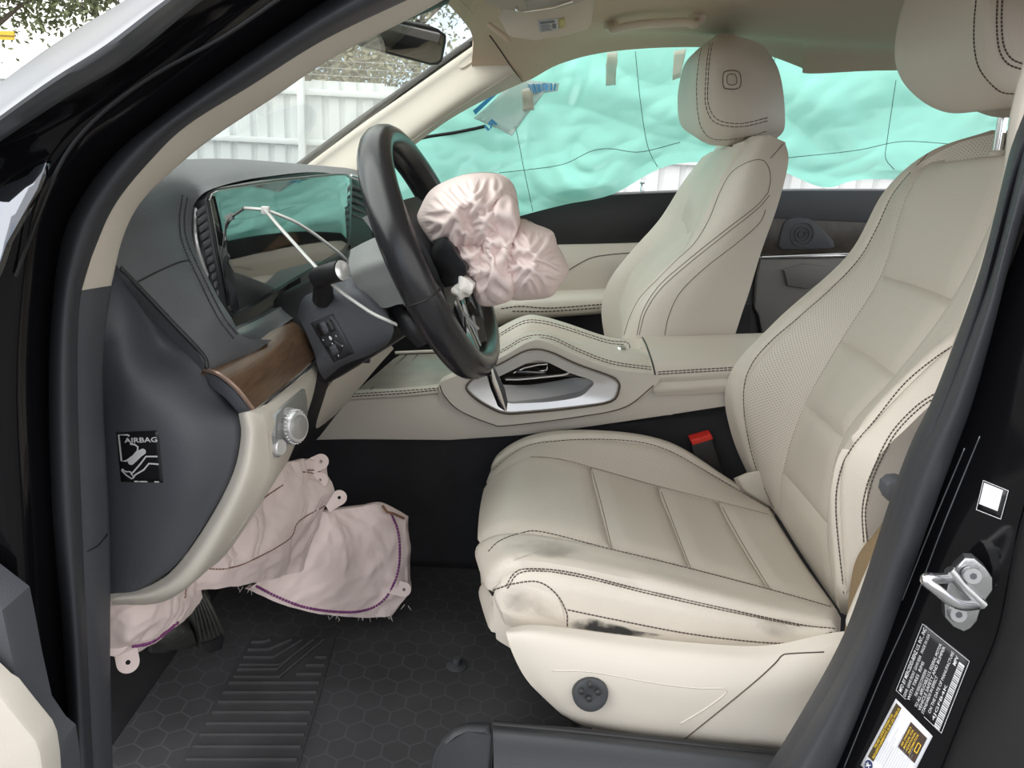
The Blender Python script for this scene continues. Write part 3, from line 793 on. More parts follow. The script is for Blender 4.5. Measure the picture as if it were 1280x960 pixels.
shoulder = patch('top_pad', [
    [(480, 214, 1.44), (480, 218, 1.40), (470, 224, 1.3), (460, 229, 1.2)],
    [(378, 205, 1.18), (390, 208, 1.12), (398, 212, 1.05), (404, 215.5, .97)],
    [(300, 199, .72), (318, 205, .68), (328, 212, .63), (335, 220.5, .58)],
    [(235, 199, .42), (255, 208, .38), (268, 220, .33), (274, 233, .29)],
    [(188, 206, .2), (214, 222, .21), (234, 236, .23), (246, 250, .24)],
    [(150, 240, .09), (185, 255, .13), (218, 270, .19), (240, 275, .225)],
    [(128, 295, .075), (172, 300, .11), (214, 300, .165), (241, 300, .215)],
    [(150, 337, .085), (192, 330, .125), (226, 326, .168), (249, 324, .21)],
    [(182, 369, .10), (212, 358, .13), (238, 350, .168), (259, 345, .205)],
    [(216, 405, .11), (238, 390, .135), (258, 378, .166), (273, 372, .198)],
    [(242, 432, .115), (260, 415, .135), (278, 402, .165), (289, 397, .19)],
    [(259, 463, .118), (278, 446, .14), (294, 430, .165), (304, 421, .188)],
    [(262, 478, .125), (292, 456, .16), (318, 440, .2), (340, 425, .24)]], DARKL, dash, 7, 6, Vector((-.02, .015, -.008)))
seams('panel_seam', [shoulder], [[(172, 352), (195, 340), (222, 328), (236, 325)]], .0009, BLACKPL, dash, lift=.1)
seams('stitching', [shoulder], [[(228, 243), (224, 275), (228, 305), (247, 347), (272, 397), (292, 424)], [(234, 246), (230, 275), (234, 303), (253, 345), (278, 394), (296, 418)]], .0009, M('grey_thread', (.03, .03, .035), .8), dash, step=4, dash=True)
seams('panel_gap', [endp, shoulder], [[(150, 335), (182, 368), (216, 404), (242, 431), (256, 448), (259, 463)]], .0022, BLACKPL, dash, lift=.1)
# display: one sheet of black glass over a thin bezel, leaning back a little
t = math.radians(7); PN = Vector((math.cos(t), 0, math.sin(t))); PP = W(262, 240, .26)
def dp(pts, off=0): return [plane_hit(a, b, PP + PN * off, PN) for a, b in pts]
scr = [(263, 250), (266, 242), (273, 238), (345, 227), (420, 219), (431, 219), (437, 223), (438, 232), (437, 285), (435, 303), (428, 312), (360, 352), (302, 388), (294, 391), (289, 386), (286, 378), (275, 315)]
plate('display_glass', dp(scr, .004), SCREEN, dash, -PN * .008, bevel=.001)
bez = [(258, 250), (261, 240), (271, 235), (345, 224), (421, 216.5), (434, 217), (440, 222), (440.5, 233), (439.5, 286), (438, 306), (430, 315), (361, 356), (303, 393), (293, 396), (285, 390), (281, 380), (269, 315)]
plate('display_bezel', dp(bez, .001), M('dark_bezel', (.05, .055, .06), .3, .5), dash, -PN * .02, bevel=.002)
plate('display_housing', dp([(244, 255), (250, 246), (268, 234), (330, 222), (398, 215), (450, 224), (462, 240), (470, 300), (440, 330), (362, 385), (300, 420), (285, 402), (262, 350), (246, 300)], -.05), BLACKPL, dash, -PN * .05)
# left vent
vl = plate('side_vent', [plane_hit(a, b, PP - PN * .014, PN) for a, b in [(247, 262), (257, 252), (264, 300), (276, 360), (288, 392), (270, 362), (254, 322), (246, 290)]], BLACKPL, dash, -PN * .01)
for k in range(11):
    f = k / 10
    a = Vector((246 + 26 * f ** 1.3, 268 + 98 * f, 0)); b = Vector((262 + 20 * f, 262 + 104 * f, 0))
    tube('vent_slat', [plane_hit(a.x, a.y, PP - PN * .004, PN), plane_hit(b.x, b.y - 7, PP - PN * .001, PN)], .0032, M('vent_grey', (.10, .105, .115), .4), vl, 6, flat=.35)
tube('vent_rim', [plane_hit(a, b, PP - PN * .012, PN) for a, b in [(258, 243), (247, 253), (243.5, 272), (245, 300), (252, 325), (264, 355), (280, 388), (292, 408)]], .0022, SATIN, vl, 6, n=4)
vr = plate('centre_vent', [(437, 222, 1.0), (452, 227, 1.08), (470, 250, 1.1), (480, 300, 1.1), (460, 320, 1.02), (438, 310, .95)], BLACKPL, dash, (-.01, .02, 0))
for k in range(9):
    y = 232 + k * 9
    tube('vent_slat', [(440, y, .98), (455 + k * 1.2, y + 7 + k * .6, 1.05), (468 + k, y + 16 + k * .6, 1.07)], .0030, DARK, vr, 6, flat=.5)
tube('vent_rim', [(439, 219, .985), (450, 223, 1.03), (462, 234, 1.06), (470, 250, 1.08)], .0025, SATIN, vr, 6, n=3)
# ledge, wood strip and lower panels
patch('display_ledge', [[(296, 412, .2), (330, 396, .3), (362, 376, .42), (400, 345, .62), (440, 312, .9)], [(300, 420, .19), (332, 408, .28), (362, 388, .38), (398, 362, .52), (440, 325, .8)], [(301, 432, .185), (332, 421, .26), (360, 402, .34), (394, 378, .44), (440, 345, .6)]], M('grey_satin_plastic', (.10, .11, .115), .3), dash, 6, 5, Vector((-.02, 0, -.006)))
wd_ = patch('wood_trim', [[(257, 462, .122), (290, 440, .18), (330, 413, .28), (362, 394, .38)], [(274, 468, .112), (306, 450, .17), (345, 421, .27), (374, 402, .37)], [(296, 486, .112), (326, 465, .17), (362, 435, .27), (388, 415, .37)], [(317, 512, .12), (343, 491, .18), (377, 463, .28), (402, 439, .38)]], WOOD, dash, 7, 6, Vector((-.012, .004, -.004)))
tube('copper_edge', [(256, 462, .12), (274, 468, .110), (297, 487, .110), (317, 513, .118)], .0022, M('copper_edge', (.36, .25, .2), .35, .6), wd_, 6, n=4)
tube('chrome_line', [(318, 516, .118), (345, 495, .18), (379, 467, .28), (402, 444, .37)], .0018, CHROME, wd_, 6, n=4)
plate('end_cap', [(255, 464, .118), (272, 472, .108), (294, 489, .108), (314, 516, .112), (300, 520, .112), (281, 498, .112), (262, 484, .116)], DARK, dash, (-.004, .02, 0), bevel=.002)
side = patch('cream_edge', [
    [(298, 517, .104), (305, 516, .098), (314, 515, .1), (330, 519, .11)],
    [(301, 545, .102), (309, 545, .094), (319, 545, .096), (338, 545, .12)],
    [(291, 592, .096), (301, 595, .086), (312, 598, .09), (335, 600, .12)],
    [(260, 652, .094), (271, 658, .084), (282, 664, .09), (300, 660, .12)],
    [(221, 707, .09), (231, 716, .08), (241, 726, .088), (255, 716, .12)],
    [(187, 732, .088), (192, 742, .078), (196, 751, .086), (205, 752, .11)],
    [(137, 743, .086), (138, 750, .076), (140, 755, .084), (142, 757, .10)]], CREAMPL, dash, 6, 5, Vector((.0, .02, -.004)))
kneep = patch('knee_panel', [
    [(316, 517, .108), (345, 495, .18), (375, 472, .28), (394, 452, .36)],
    [(332, 535, .112), (355, 510, .18), (382, 485, .28), (397, 462, .36)],
    [(336, 560, .115), (358, 535, .18), (380, 508, .28), (391, 495, .36)],
    [(334, 600, .12), (352, 580, .18), (368, 556, .28), (379, 530, .36)],
    [(300, 662, .12), (318, 642, .18), (345, 598, .28), (362, 572, .36)],
    [(250, 720, .12), (285, 690, .18), (325, 630, .28), (352, 590, .36)]], CREAMPL, dash, 6, 6, Vector((-.02, .01, 0)))
hs = onplate('headlight_switch', [(341, 519), (350, 509), (360, 500), (377, 486), (379, 498), (380, 515), (379, 530), (374, 545), (364, 553), (354, 558), (345, 572), (341, 572), (339, 545)], [kneep], M('grey_switch_plate', (.28, .285, .28), .35, .4), dash, .004, .006, .0015)
KC, KN = onto(bvh([hs]), 359, 533)
ax = (KN + Vector((.2, -.5, .1))).normalized()
kn = lathe('switch_knob', KC, ax, [(.019, -.004), (.019, .003), (.0165, .005), (.0165, .012), (.015, .0145)], SATIN, hs, 28)
for k in range(28):
    a = 2 * math.pi * k / 28; xx = ax.normalized().orthogonal().normalized(); yy = ax.normalized().cross(xx)
    c = KC + ax.normalized() * .006 + (xx * math.cos(a) + yy * math.sin(a)) * .0168
    if k == 0: rbs = []
    rbs.append(tube_geo([c, c + ax.normalized() * .006], .001, 5))
v, f = join_geo(rbs); link('grip_ribs', v, f, SATIN, kn)
lathe('knob_face', KC + ax.normalized() * .0145, ax, [(.012, -.001), (.012, .0012), (.0105, .002)], M('knob_face', (.4, .4, .4), .4, .7), kn, 24)
tube('knob_mark', [KC + ax.normalized() * .0172 + Vector((0, 0, .003)), KC + ax.normalized() * .0172 + Vector((0, 0, .010))], .0009, CHROME, kn, 5)
lathe('parking_button', onto(bvh([hs]), 347, 559)[0], ax, [(.008, 0), (.008, .004), (.007, .005)], SATIN, hs, 16)
# body of the dash behind and right of the column
plate('lower_dark_panel', [(352, 590, .38), (379, 532, .38), (391, 497, .38), (398, 462, .38), (404, 440, .39), (450, 420, .45), (500, 400, .55), (470, 455, .6), (400, 545, .55)], BLACKPL, dash, (-.03, .02, 0))
patch('column_cover_lower', [[(372, 553, .45), (400, 500, .42), (425, 466, .40), (452, 446, .42), (484, 428, .5)], [(384, 552, .5), (410, 515, .47), (435, 480, .45), (462, 455, .47), (490, 433, .55)], [(386, 552, .58), (414, 524, .56), (445, 490, .55), (474, 456, .56), (492, 436, .62)]], CREAMPL, dash, 6, 5, Vector((-.02, .02, .0)))
tube('release_lever', [(476, 430, .52), (484, 425, .50), (490, 421, .49)], [.004, .006, .005], SATIN, dash, 8)
box('cover_latch', W(457, 446, .42), (.012, .008, .016), BLACKPL, dash, bevel=.002)
box('dash_body', Vector((-.50, .78, 1.08)), (.26, 1.24, .22), BLACKPL, dash, bevel=.05, seg=3)
patch('passenger_dash_face', [[Vector((-.36, .62 + .28 * k, 1.19)) for k in range(4)], [Vector((-.33, .62 + .28 * k, 1.12)) for k in range(4)], [Vector((-.38, .62 + .28 * k, 1.02)) for k in range(4)]], DARKL, dash, 5, 5, Vector((-.05, 0, 0)))
# printed airbag label on the end panel
lab = decal('airbag_label', [endp], [(146, 540), (198, 538), (204, 603), (152, 602)], BLACKP, None, .0006, 10)
tag(lab, 'black AIRBAG warning label with white knee pictogram on the dashboard end', 'label')
q = [(146, 540), (198, 538), (204, 603), (152, 602)]
def lp(pts): return [((x - 62) / (688 - 62), (y - 100) / (880 - 100)) for x, y in pts]
shp = [text2('AIRBAG', .19, .115, .97, .215, bold=.02)]
def skew(pts):   # label edges lean: undo the lean while tracing
    return [((x - 62 - (y - 100) * .115) / 620, (y - 100) / 775) for x, y in pts]
for pts, w, sm in [([(270, 165), (245, 145), (110, 140), (160, 545), (230, 545), (330, 470), (395, 390), (395, 330), (350, 295), (280, 280)], .034, False),
                   ([(690, 480), (520, 478), (440, 590), (320, 735)], .03, False), ([(710, 595), (565, 585), (490, 680), (370, 755), (330, 815)], .03, False),
                   ([(320, 735), (290, 710), (230, 712), (170, 670), (165, 690), (230, 760), (320, 820), (350, 790), (300, 735)], .026, False)]:
    shp.append(stroke(skew(pts), w, .8, sm))
shp.append(stroke(skew([(300, 560), (360, 500), (420, 440), (470, 405)]), .12, .8))
for cx, cy in ((300, 560), (472, 404)):
    c = skew([(cx, cy)])[0]; shp.append(([(c[0] + .075 * math.cos(a * .5236), c[1] + .06 * math.sin(a * .5236)) for a in range(12)], [tuple(range(12))]))
for x0, x1 in ((355, 420), (430, 550), (650, 725)):
    a, b = skew([(x0, 850), (x1, 866)]); shp.append(rect(a[0], a[1], b[0], b[1] + .002))
flatprint('airbag_print', [endp], q, shp, WHITEP, lab, .0013)

# ================================================================== steering column, wheel, stalk
T = W(479, 173, .41); B = W(607, 456, .40)
HC = (T + B) / 2; UPV = (T - B).normalized(); RAD = (T - B).length / 2
SID = Vector((0, -1, 0)); SID = (SID - UPV * SID.dot(UPV)).normalized()
NRM = UPV.cross(SID).normalized()
if NRM.x < 0: NRM = -NRM
SID = (SID - NRM * .05).normalized(); NRM = UPV.cross(SID).normalized()
if NRM.x < 0: NRM = -NRM
def wp(u, s, n=0): return HC + UPV * u + SID * s + NRM * n     # wheel-plane coordinates: up, towards the driver's door, towards the driver
colm = thing('steering_column', 'grey steering column shroud with button panel left of the steering wheel', 'steering column', wp(0, 0, -.14))
patch('upper_shroud', [[(438, 312, .40), (455, 303, .40), (476, 294, .40), (492, 290, .40)], [(436, 335, .335), (456, 325, .33), (482, 316, .325), (500, 312, .325)], [(446, 358, .325), (466, 350, .32), (492, 344, .315), (510, 345, .315)], [(462, 378, .325), (480, 385, .32), (502, 380, .315), (522, 385, .315)]], M('grey_shroud', (.17, .175, .175), .45, bump=.2, bscale=900), colm, 6, 6, Vector((-.01, .07, -.01)))
low = patch('lower_shroud', [[(371, 396, .36), (378, 374, .36), (400, 362, .36), (442, 345, .36), (470, 352, .36)], [(380, 410, .33), (392, 385, .325), (415, 375, .32), (450, 365, .32), (484, 392, .32)], [(392, 440, .325), (405, 420, .315), (430, 410, .312), (462, 400, .312), (492, 410, .315)], [(398, 462, .325), (414, 452, .32), (438, 440, .318), (464, 430, .318), (488, 425, .32)], [(406, 475, .35), (424, 460, .34), (440, 452, .335), (460, 445, .335), (482, 433, .34)]], DARK, colm, 7, 6, Vector((-.02, .1, -.01)))
core = [wp(-.01, .0, -.02), wp(-.02, .0, -.10), wp(-.03, 0, -.2)]
tube('column_core', core, [.055, .06, .065], BLACKPL, colm, 16, n=3)
bp = decal('button_panel', [low], [(389, 404), (416, 392), (443, 441), (417, 452)], M('button_panel', (.035, .037, .043), .45), colm, .0012, 6, .002)
sw1 = decal('rocker_switch', [low], [(396, 405), (414, 399), (420, 412), (403, 420)], BLACKPL, bp, .003, 4, .003)
decal('rocker_paddle', [low], [(403, 403), (409, 401), (414, 415), (408, 417)], DARK, sw1, .0065, 3, .004)
sw2 = decal('rocker_switch', [low], [(408, 434), (420, 424), (430, 431), (424, 445)], BLACKPL, bp, .003, 4, .003)
decal('rocker_paddle', [low], [(413, 432), (420, 428), (425, 438), (417, 442)], DARK, sw2, .006, 3, .003)
flatprint('button_icons', [low], [(389, 404), (416, 392), (443, 441), (417, 452)], [([(.47 + .055 * math.cos(a * .63), .47 + .05 * math.sin(a * .63)) for a in range(10)], [tuple(range(10))]), rect(.16, .44, .2, .47), rect(.70, .46, .74, .49), rect(.40, .58, .44, .61), rect(.72, .70, .77, .73), rect(.36, .86, .41, .89)], WHITEP, bp, .0045)
pts = [W(404, 374, .325), W(404, 358, .31), W(402, 348, .30)]
st = tube('indicator_stalk', pts, [.0125, .011, .0125], BLACKPL, colm, 14, n=3)
tube('stalk_arm', [W(398, 347, .30), W(412, 342, .285), W(427, 338, .275)], [.012, .0115, .0115], BLACKPL, st, 14, n=3)
lathe('stalk_button', W(424, 339, .278), (W(434, 335, .262) - W(412, 342, .285)), [(.0105, -.006), (.0115, .0), (.011, .005), (.008, .007)], M('bright_silver', (.85, .85, .84), .25, .6), st, 18)
tube('shift_stalk', [wp(-.035, .06, -.06), wp(-.06, .075, -.05), wp(-.085, .07, -.045)], [.011, .012, .009], BLACKPL, colm, 8, flat=.5, n=3)

whl = thing('steering_wheel', 'black leather steering wheel in front of the wide display', 'steering wheel', HC)
N = 72; ring = []
for k in range(N):
    a = 2 * math.pi * k / N
    cu = math.cos(a) * RAD; sd = math.sin(a) * RAD * 1.03
    if cu < -RAD * .80: cu = -RAD * .80 + (cu + RAD * .80) * .75
    ring.append(wp(cu, sd))
vs = []; fs = []
for k in range(N):
    tt = (ring[(k + 1) % N] - ring[k - 1]).normalized(); o = NRM; b = tt.cross(o)
    a = 2 * math.pi * k / N
    thick = .0185 + .0015 * abs(math.sin(a))
    for q in range(14):
        an = 2 * math.pi * q / 14
        vs.append(ring[k] + o * math.cos(an) * thick * 1.05 + b * math.sin(an) * thick * .88)
for k in range(N):
    for q in range(14):
        fs.append((k * 14 + q, k * 14 + (q + 1) % 14, ((k + 1) % N) * 14 + (q + 1) % 14, ((k + 1) % N) * 14 + q))
WHL = M('black_nappa_leather', (.02, .02, .023), .2, bump=.1, bscale=900)
rim = link('rim', vs, fs, WHL, whl)
def ringseg(k, r, name, m, w=.0012):
    tt = (ring[(k + 1) % N] - ring[k - 1]).normalized(); b = tt.cross(NRM)
    P = [ring[k] + NRM * math.cos(a) * r * 1.05 + b * math.sin(a) * r * .88 for a in [2 * math.pi * q / 20 for q in range(20)]]
    tube(name, P, w, m, rim, 5, closed=True)
for k in (20, 52): ringseg(k, .0200, 'rim_joint', BLACKPL, .0011)
pass
hub = patch('hub_cover', [[wp(.075, s, -.01 + .012 * (1 - (s / .09) ** 2)) for s in (-.07, -.03, .03, .07)], [wp(.03, s, .012 + .012 * (1 - (s / .09) ** 2)) for s in (-.095, -.04, .04, .095)], [wp(-.02, s, .012 + .012 * (1 - (s / .09) ** 2)) for s in (-.09, -.04, .04, .09)], [wp(-.075, s, -.005) for s in (-.05, -.02, .02, .05)]], M('charcoal_hub', (.04, .042, .047), .5, bump=.2), whl, 6, 6, -NRM * .04)
for sg_ in (-1, 1):
    patch('side_spoke', [[wp(.03, sg_ * .07, .005), wp(.024, sg_ * .11, .0), wp(.02, sg_ * .15, -.004)], [wp(.0, sg_ * .07, .012), wp(.0, sg_ * .11, .004), wp(.0, sg_ * .15, .0)], [wp(-.035, sg_ * .07, .005), wp(-.024, sg_ * .11, .0), wp(-.02, sg_ * .15, -.004)]], GLOSS, whl, 5, 5, -NRM * .018)
    patch('lower_spoke', [[wp(-.05, sg_ * .035, .004), wp(-.10, sg_ * .028, .0), wp(-.15, sg_ * .03, .0)], [wp(-.055, sg_ * .02, .007), wp(-.10, sg_ * .012, .004), wp(-.15, sg_ * .012, .004)], [wp(-.06, sg_ * .008, .004), wp(-.10, sg_ * .002, .0), wp(-.15, sg_ * .002, .0)]], GLOSS, whl, 5, 4, -NRM * .015)
tube('spoke_chrome', [W(576, 388, .385), W(585, 398, .385), W(598, 412, .385)], .0022, SATIN, whl, 6, n=3)
plate('bottom_insert', [(573, 384, .42), (590, 378, .43), (604, 400, .43), (612, 440, .425), (611, 447, .42), (597, 432, .42), (582, 410, .415)], GLOSS, whl, (-.01, .01, 0), bevel=.002)
blade = plate('trim_blade', [(614, 450, .36), (621, 462, .36), (632, 487, .36), (635.5, 503, .36), (634, 515, .36), (628, 512, .36), (619, 490, .36), (612, 466, .36)], GLOSS, whl, (-.006, .012, 0), bevel=.002)
tube('blade_edge', [(612, 449, .358), (616, 470, .357), (624, 492, .357), (633, 515, .358)], [.0015, .005, .0055, .001], CHROME, blade, 8, n=3, flat=.6)
# torn horn cover flap
patch('torn_cover_flap', [[(542, 300, .31), (555, 297, .29), (563, 303, .285)], [(540, 322, .31), (556, 318, .288), (572, 320, .28)], [(550, 345, .31), (568, 343, .288), (583, 336, .28)], [(556, 359, .31), (568, 357, .29), (574, 353, .285)]], BLACKPL, whl, 4, 4, Vector((.002, .02, 0)), fn=lambda p, u, v: .003 * noise.noise(p * 60))

# deployed airbag
ab = thing('airbag', 'deflated pink driver airbag crumpled out of the steering wheel hub', 'airbag', (600, 310, .3))
def crumple(amp, f, seed=0, wx=1.0):
    def fn(p, u, v):
        q = p * f + Vector((seed, seed * 2, seed * 3)); q = q + Vector((noise.noise(q * .6), noise.noise(q * .6 + Vector((5, 5, 5))), 0)) * 1.2 * wx
        return amp * (.8 - 2.0 * abs(noise.noise(q)) - .7 * abs(noise.noise(q * 2.1 + Vector((9, 2, 4)))) - .3 * abs(noise.noise(q * 4.3)) + .6 * noise.noise(q * .5))
    return fn
THB = Vector((.004, .03, 0))
OUT = [(521, 276), (526, 258), (538, 238), (560, 225), (590, 217), (622, 218), (640, 230), (646, 252), (650, 274), (672, 284), (692, 294), (697, 308), (704, 322), (710, 338), (700, 356), (688, 370), (660, 373), (634, 374), (620, 380), (606, 382), (596, 374), (588, 354), (577, 345), (570, 330), (556, 330), (546, 314), (535, 303)]
FOLDS = [(.016, 22, 3.5, [(534, 300), (535, 270), (553, 246), (586, 231), (616, 232), (632, 250), (635, 275), (630, 300)]),
    (.014, 16, 3, [(556, 304), (557, 278), (571, 257), (596, 249), (613, 259), (617, 284), (610, 306)]),
    (.010, 10, 2.5, [(568, 292), (576, 273), (592, 266), (606, 274), (608, 290)]),
    (.008, 8, 2.5, [(577, 287), (592, 280), (606, 286)]),
    (.012, 14, 3, [(620, 372), (618, 345), (628, 315), (643, 292), (640, 262)]),
    (.010, 12, 3, [(566, 306), (588, 300), (610, 303), (624, 312)]),
    (.010, 12, 3, [(568, 324), (590, 318), (612, 322), (628, 334)]),
    (.010, 14, 3, [(576, 342), (596, 336), (616, 340), (632, 352)]),
    (.010, 14, 3, [(590, 362), (606, 357), (624, 362), (640, 372)]),
    (.012, 18, 3, [(632, 300), (655, 290), (680, 297), (698, 312)]),
    (.012, 18, 3, [(634, 314), (660, 310), (686, 324), (708, 340)]),
    (.012, 16, 3, [(632, 332), (656, 330), (682, 344), (700, 356)]),
    (.010, 14, 3, [(630, 350), (652, 352), (674, 362), (690, 370)]),
    (.006, 8, 2, [(650, 282), (664, 300), (670, 330), (664, 360)]), (.006, 8, 2, [(600, 232), (596, 250), (600, 262)]), (.007, 10, 2.5, [(528, 262), (540, 278), (548, 300)])]
import numpy as np
def drape(name, outline, centre, n, depth_fn, slack, folds, amp, iters, seed, mat, parent, edgeY=.02, stiff=.25):
    """a cloth with more material than its outline has room for: the surplus buckles into folds"""
    rs = np.random.RandomState(seed)
    op_ = np.array([(p.x, p.y) for p in cr([Vector((p[0], p[1], 0)) for p in outline], 10, True)])
    cx = np.array(centre, float)
    ang = np.arctan2(op_[:, 1] - cx[1], op_[:, 0] - cx[0]); rad = np.hypot(op_[:, 0] - cx[0], op_[:, 1] - cx[1])
    o_ = np.argsort(ang); ang = ang[o_]; rad = rad[o_]
    g = np.linspace(-1, 1, n); U_, V_ = np.meshgrid(g, g)
    X = U_ * np.sqrt(1 - V_ ** 2 / 2); Y = V_ * np.sqrt(1 - U_ ** 2 / 2)
    r = np.hypot(X, Y); th = np.arctan2(Y, X)
    R_ = np.interp(th, ang, rad, period=2 * np.pi)
    PXx = cx[0] + r * R_ * np.cos(th); PYy = cx[1] + r * R_ * np.sin(th)
    H = np.zeros_like(PXx)
    for A_, w1, w2, pl in folds:
        L = np.array([(p.x, p.y) for p in px_line(pl, 4)])
        d2 = (PXx[..., None] - L[:, 0]) ** 2 + (PYy[..., None] - L[:, 1]) ** 2
        bi = d2.argmin(-1); d = np.sqrt(d2.min(-1)); t_ = np.gradient(L, axis=0); t_ /= np.linalg.norm(t_, axis=1)[:, None]
        sd = t_[bi, 0] * (PYy - L[bi, 1]) - t_[bi, 1] * (PXx - L[bi, 0])
        al = np.clip(np.abs(bi - (len(L) - 1) / 2) / (len(L) / 2) - .7, 0, 1) * 3
        H += A_ * np.exp(-(d / np.where(sd > 0, w1, w2)) ** 1.3) * (1 - .8 * al)
    e = np.sqrt(np.clip(1 - r ** 4, 0, 1))
    D = depth_fn(e)
    def world(px_, py_, dd):
        q = np.stack([(px_ - 640) / FPX, (480 - py_) / FPX, -np.ones_like(px_)], -1) @ np.array(_RM).T
        return np.array(EYE) + q * ((dd - EYE.y) / q[..., 1])[..., None]
    P0 = world(PXx, PYy, D)
    lim = np.clip((1 - r) * 6, 0, 1)
    P = world(PXx, PYy, D - H * amp * lim + rs.randn(n, n) * .0012 * lim)
    cons = []; rf = r.ravel()
    idx = np.arange(n * n).reshape(n, n)
    P0f = P0.reshape(-1, 3)
    for di, dj, k, kind in ((0, 1, 1., 0), (1, 0, 1., 0), (1, 1, .6, 0), (1, -1, .6, 0), (0, 2, stiff, 1), (2, 0, stiff, 1), (0, 4, stiff, 2), (4, 0, stiff, 2), (2, 2, stiff, 1), (2, -2, stiff, 1), (0, 7, stiff * .7, 3), (7, 0, stiff * .7, 3)):
        if dj >= 0: a_, b_ = idx[:n - di, :n - dj], idx[di:, dj:]
        else: a_, b_ = idx[:n - di, -dj:], idx[di:, :dj]
        a_, b_ = a_.ravel(), b_.ravel()
        cons.append((a_, b_, np.linalg.norm(P0f[a_] - P0f[b_], axis=1) * (1.04 + (slack - 1.04) * np.clip((1 - .5 * (rf[a_] + rf[b_])) * 3.2, 0, 1)), k, kind))
    x = P.reshape(-1, 3).copy(); x0 = P0f.copy()
    fix = np.zeros((n, n), bool); fix[0] = fix[-1] = True; fix[:, 0] = fix[:, -1] = True; fix = fix.ravel()
    vd = np.array(EYE) - P0f.mean(0); vd /= np.linalg.norm(vd)
    prev = x.copy()
    for it in range(iters):
        v_ = (x - prev) * .9; prev = x.copy(); x = x + v_
        acc = np.zeros_like(x); cnt = np.zeros(len(x))
        for a_, b_, L0, k, kind in cons:
            dv = x[b_] - x[a_]; l = np.linalg.norm(dv, axis=1) + 1e-9
            if kind == 0: c_ = (l - L0) / l
            else: c_ = np.minimum(0, l - L0 * (.985, .93, .75)[kind - 1]) / l
            q_ = dv * (c_ * .5 * k)[:, None]
            np.add.at(acc, a_, q_); np.add.at(acc, b_, -q_); cnt += np.bincount(a_, minlength=len(x)) + np.bincount(b_, minlength=len(x))
        x = x + acc / cnt[:, None] * 1.6
        dz = ((x - x0) @ vd)
        x = x - np.outer(np.clip(dz - .045, 0, 1) * .3 + np.clip(dz + .02, -1, 0) * .3, vd)     # stays near the bundle
        lat_ = (x - x0) - np.outer((x - x0) @ vd, vd)
        x = x - lat_ * .02
        x[fix] = x0[fix]
    G_ = x.reshape(n, n, 3)
    GG = [[Vector(G_[j, i]) for i in range(n)] for j in range(n)]
    return sheet(name, GG, mat, parent, Vector((0, edgeY, 0)))
OU = [(521, 276), (526, 258), (538, 238), (560, 225), (590, 217), (622, 218), (640, 230), (647, 252), (648, 280), (640, 306), (622, 314), (598, 318), (572, 318), (556, 324), (545, 310), (533, 302)]
OT = [(607, 262), (624, 240), (643, 248), (650, 275), (645, 305), (642, 335), (642, 370), (624, 380), (608, 372), (609, 340), (602, 310), (604, 285)]
OR_ = [(626, 300), (648, 277), (672, 284), (692, 293), (697, 308), (706, 324), (711, 340), (700, 357), (688, 371), (660, 375), (636, 373), (620, 350), (616, 322)]
OM = [(556, 308), (590, 300), (628, 306), (640, 340), (632, 376), (606, 383), (594, 374), (588, 354), (577, 346), (566, 330)]
drape('airbag_cloth', OM, (603, 338), 50, lambda e: .335 - .035 * e, 1.4, FOLDS[5:9], 1.5, 240, 5, AIRBAG, ab, .03, .5)
drape('airbag_cloth', OR_, (660, 330), 60, lambda e: .335 - .045 * e, 1.4, FOLDS[9:14], 1.6, 240, 4, AIRBAG, ab, .03, .5)
drape('airbag_cloth', OU, (590, 270), 70, lambda e: .352 - .05 * e, 1.45, FOLDS[:4] + FOLDS[14:], 1.8, 260, 3, AIRBAG, ab, .03, .5)
drape('airbag_cloth', OT, (626, 310), 46, lambda e: .315 - .035 * e, 1.35, [FOLDS[4]], 1.2, 200, 8, AIRBAG, ab, .02, .5)
patch('lining_tail', [[(568, 344, .29), (579, 346, .28), (592, 356, .28)], [(563, 360, .285), (574, 364, .272), (587, 365, .28)], [(566, 371, .29), (576, 374, .285), (585, 371, .29)]], AIRWHITE, ab, 8, 8, THB * .4, fn=crumple(.004, 50, 19))

# zip tie
zt = thing('zip_tie', 'white nylon cable tie looped around the steering column before the display', 'cable tie', (330, 263, .36))
tube('strap', [(304, 260, .34), (318, 261, .345), (333, 263, .35), (352, 270, .36), (372, 279, .375), (395, 294, .39), (412, 307, .40), (426, 318, .41), (437, 330, .42)], .0042, NYLON, zt, 8, n=4, flat=.45, up=(0, -1, 0))
tube('strap', [(332, 263, .345), (345, 279, .34), (362, 298, .33), (380, 318, .32), (394, 333, .31), (412, 352, .296), (428, 366, .29), (446, 379, .288), (466, 392, .288), (483, 400, .29), (494, 405, .30)], .0042, NYLON, zt, 8, n=4, flat=.45, up=(0, -1, 0))
tube('strap', [(508, 410, .36), (520, 413, .36), (536, 420, .37)], .0042, NYLON, zt, 8, n=3, flat=.45)
box('tie_head', W(332, 263, .345), (.009, .007, .009), NYLON, zt, bevel=.001)

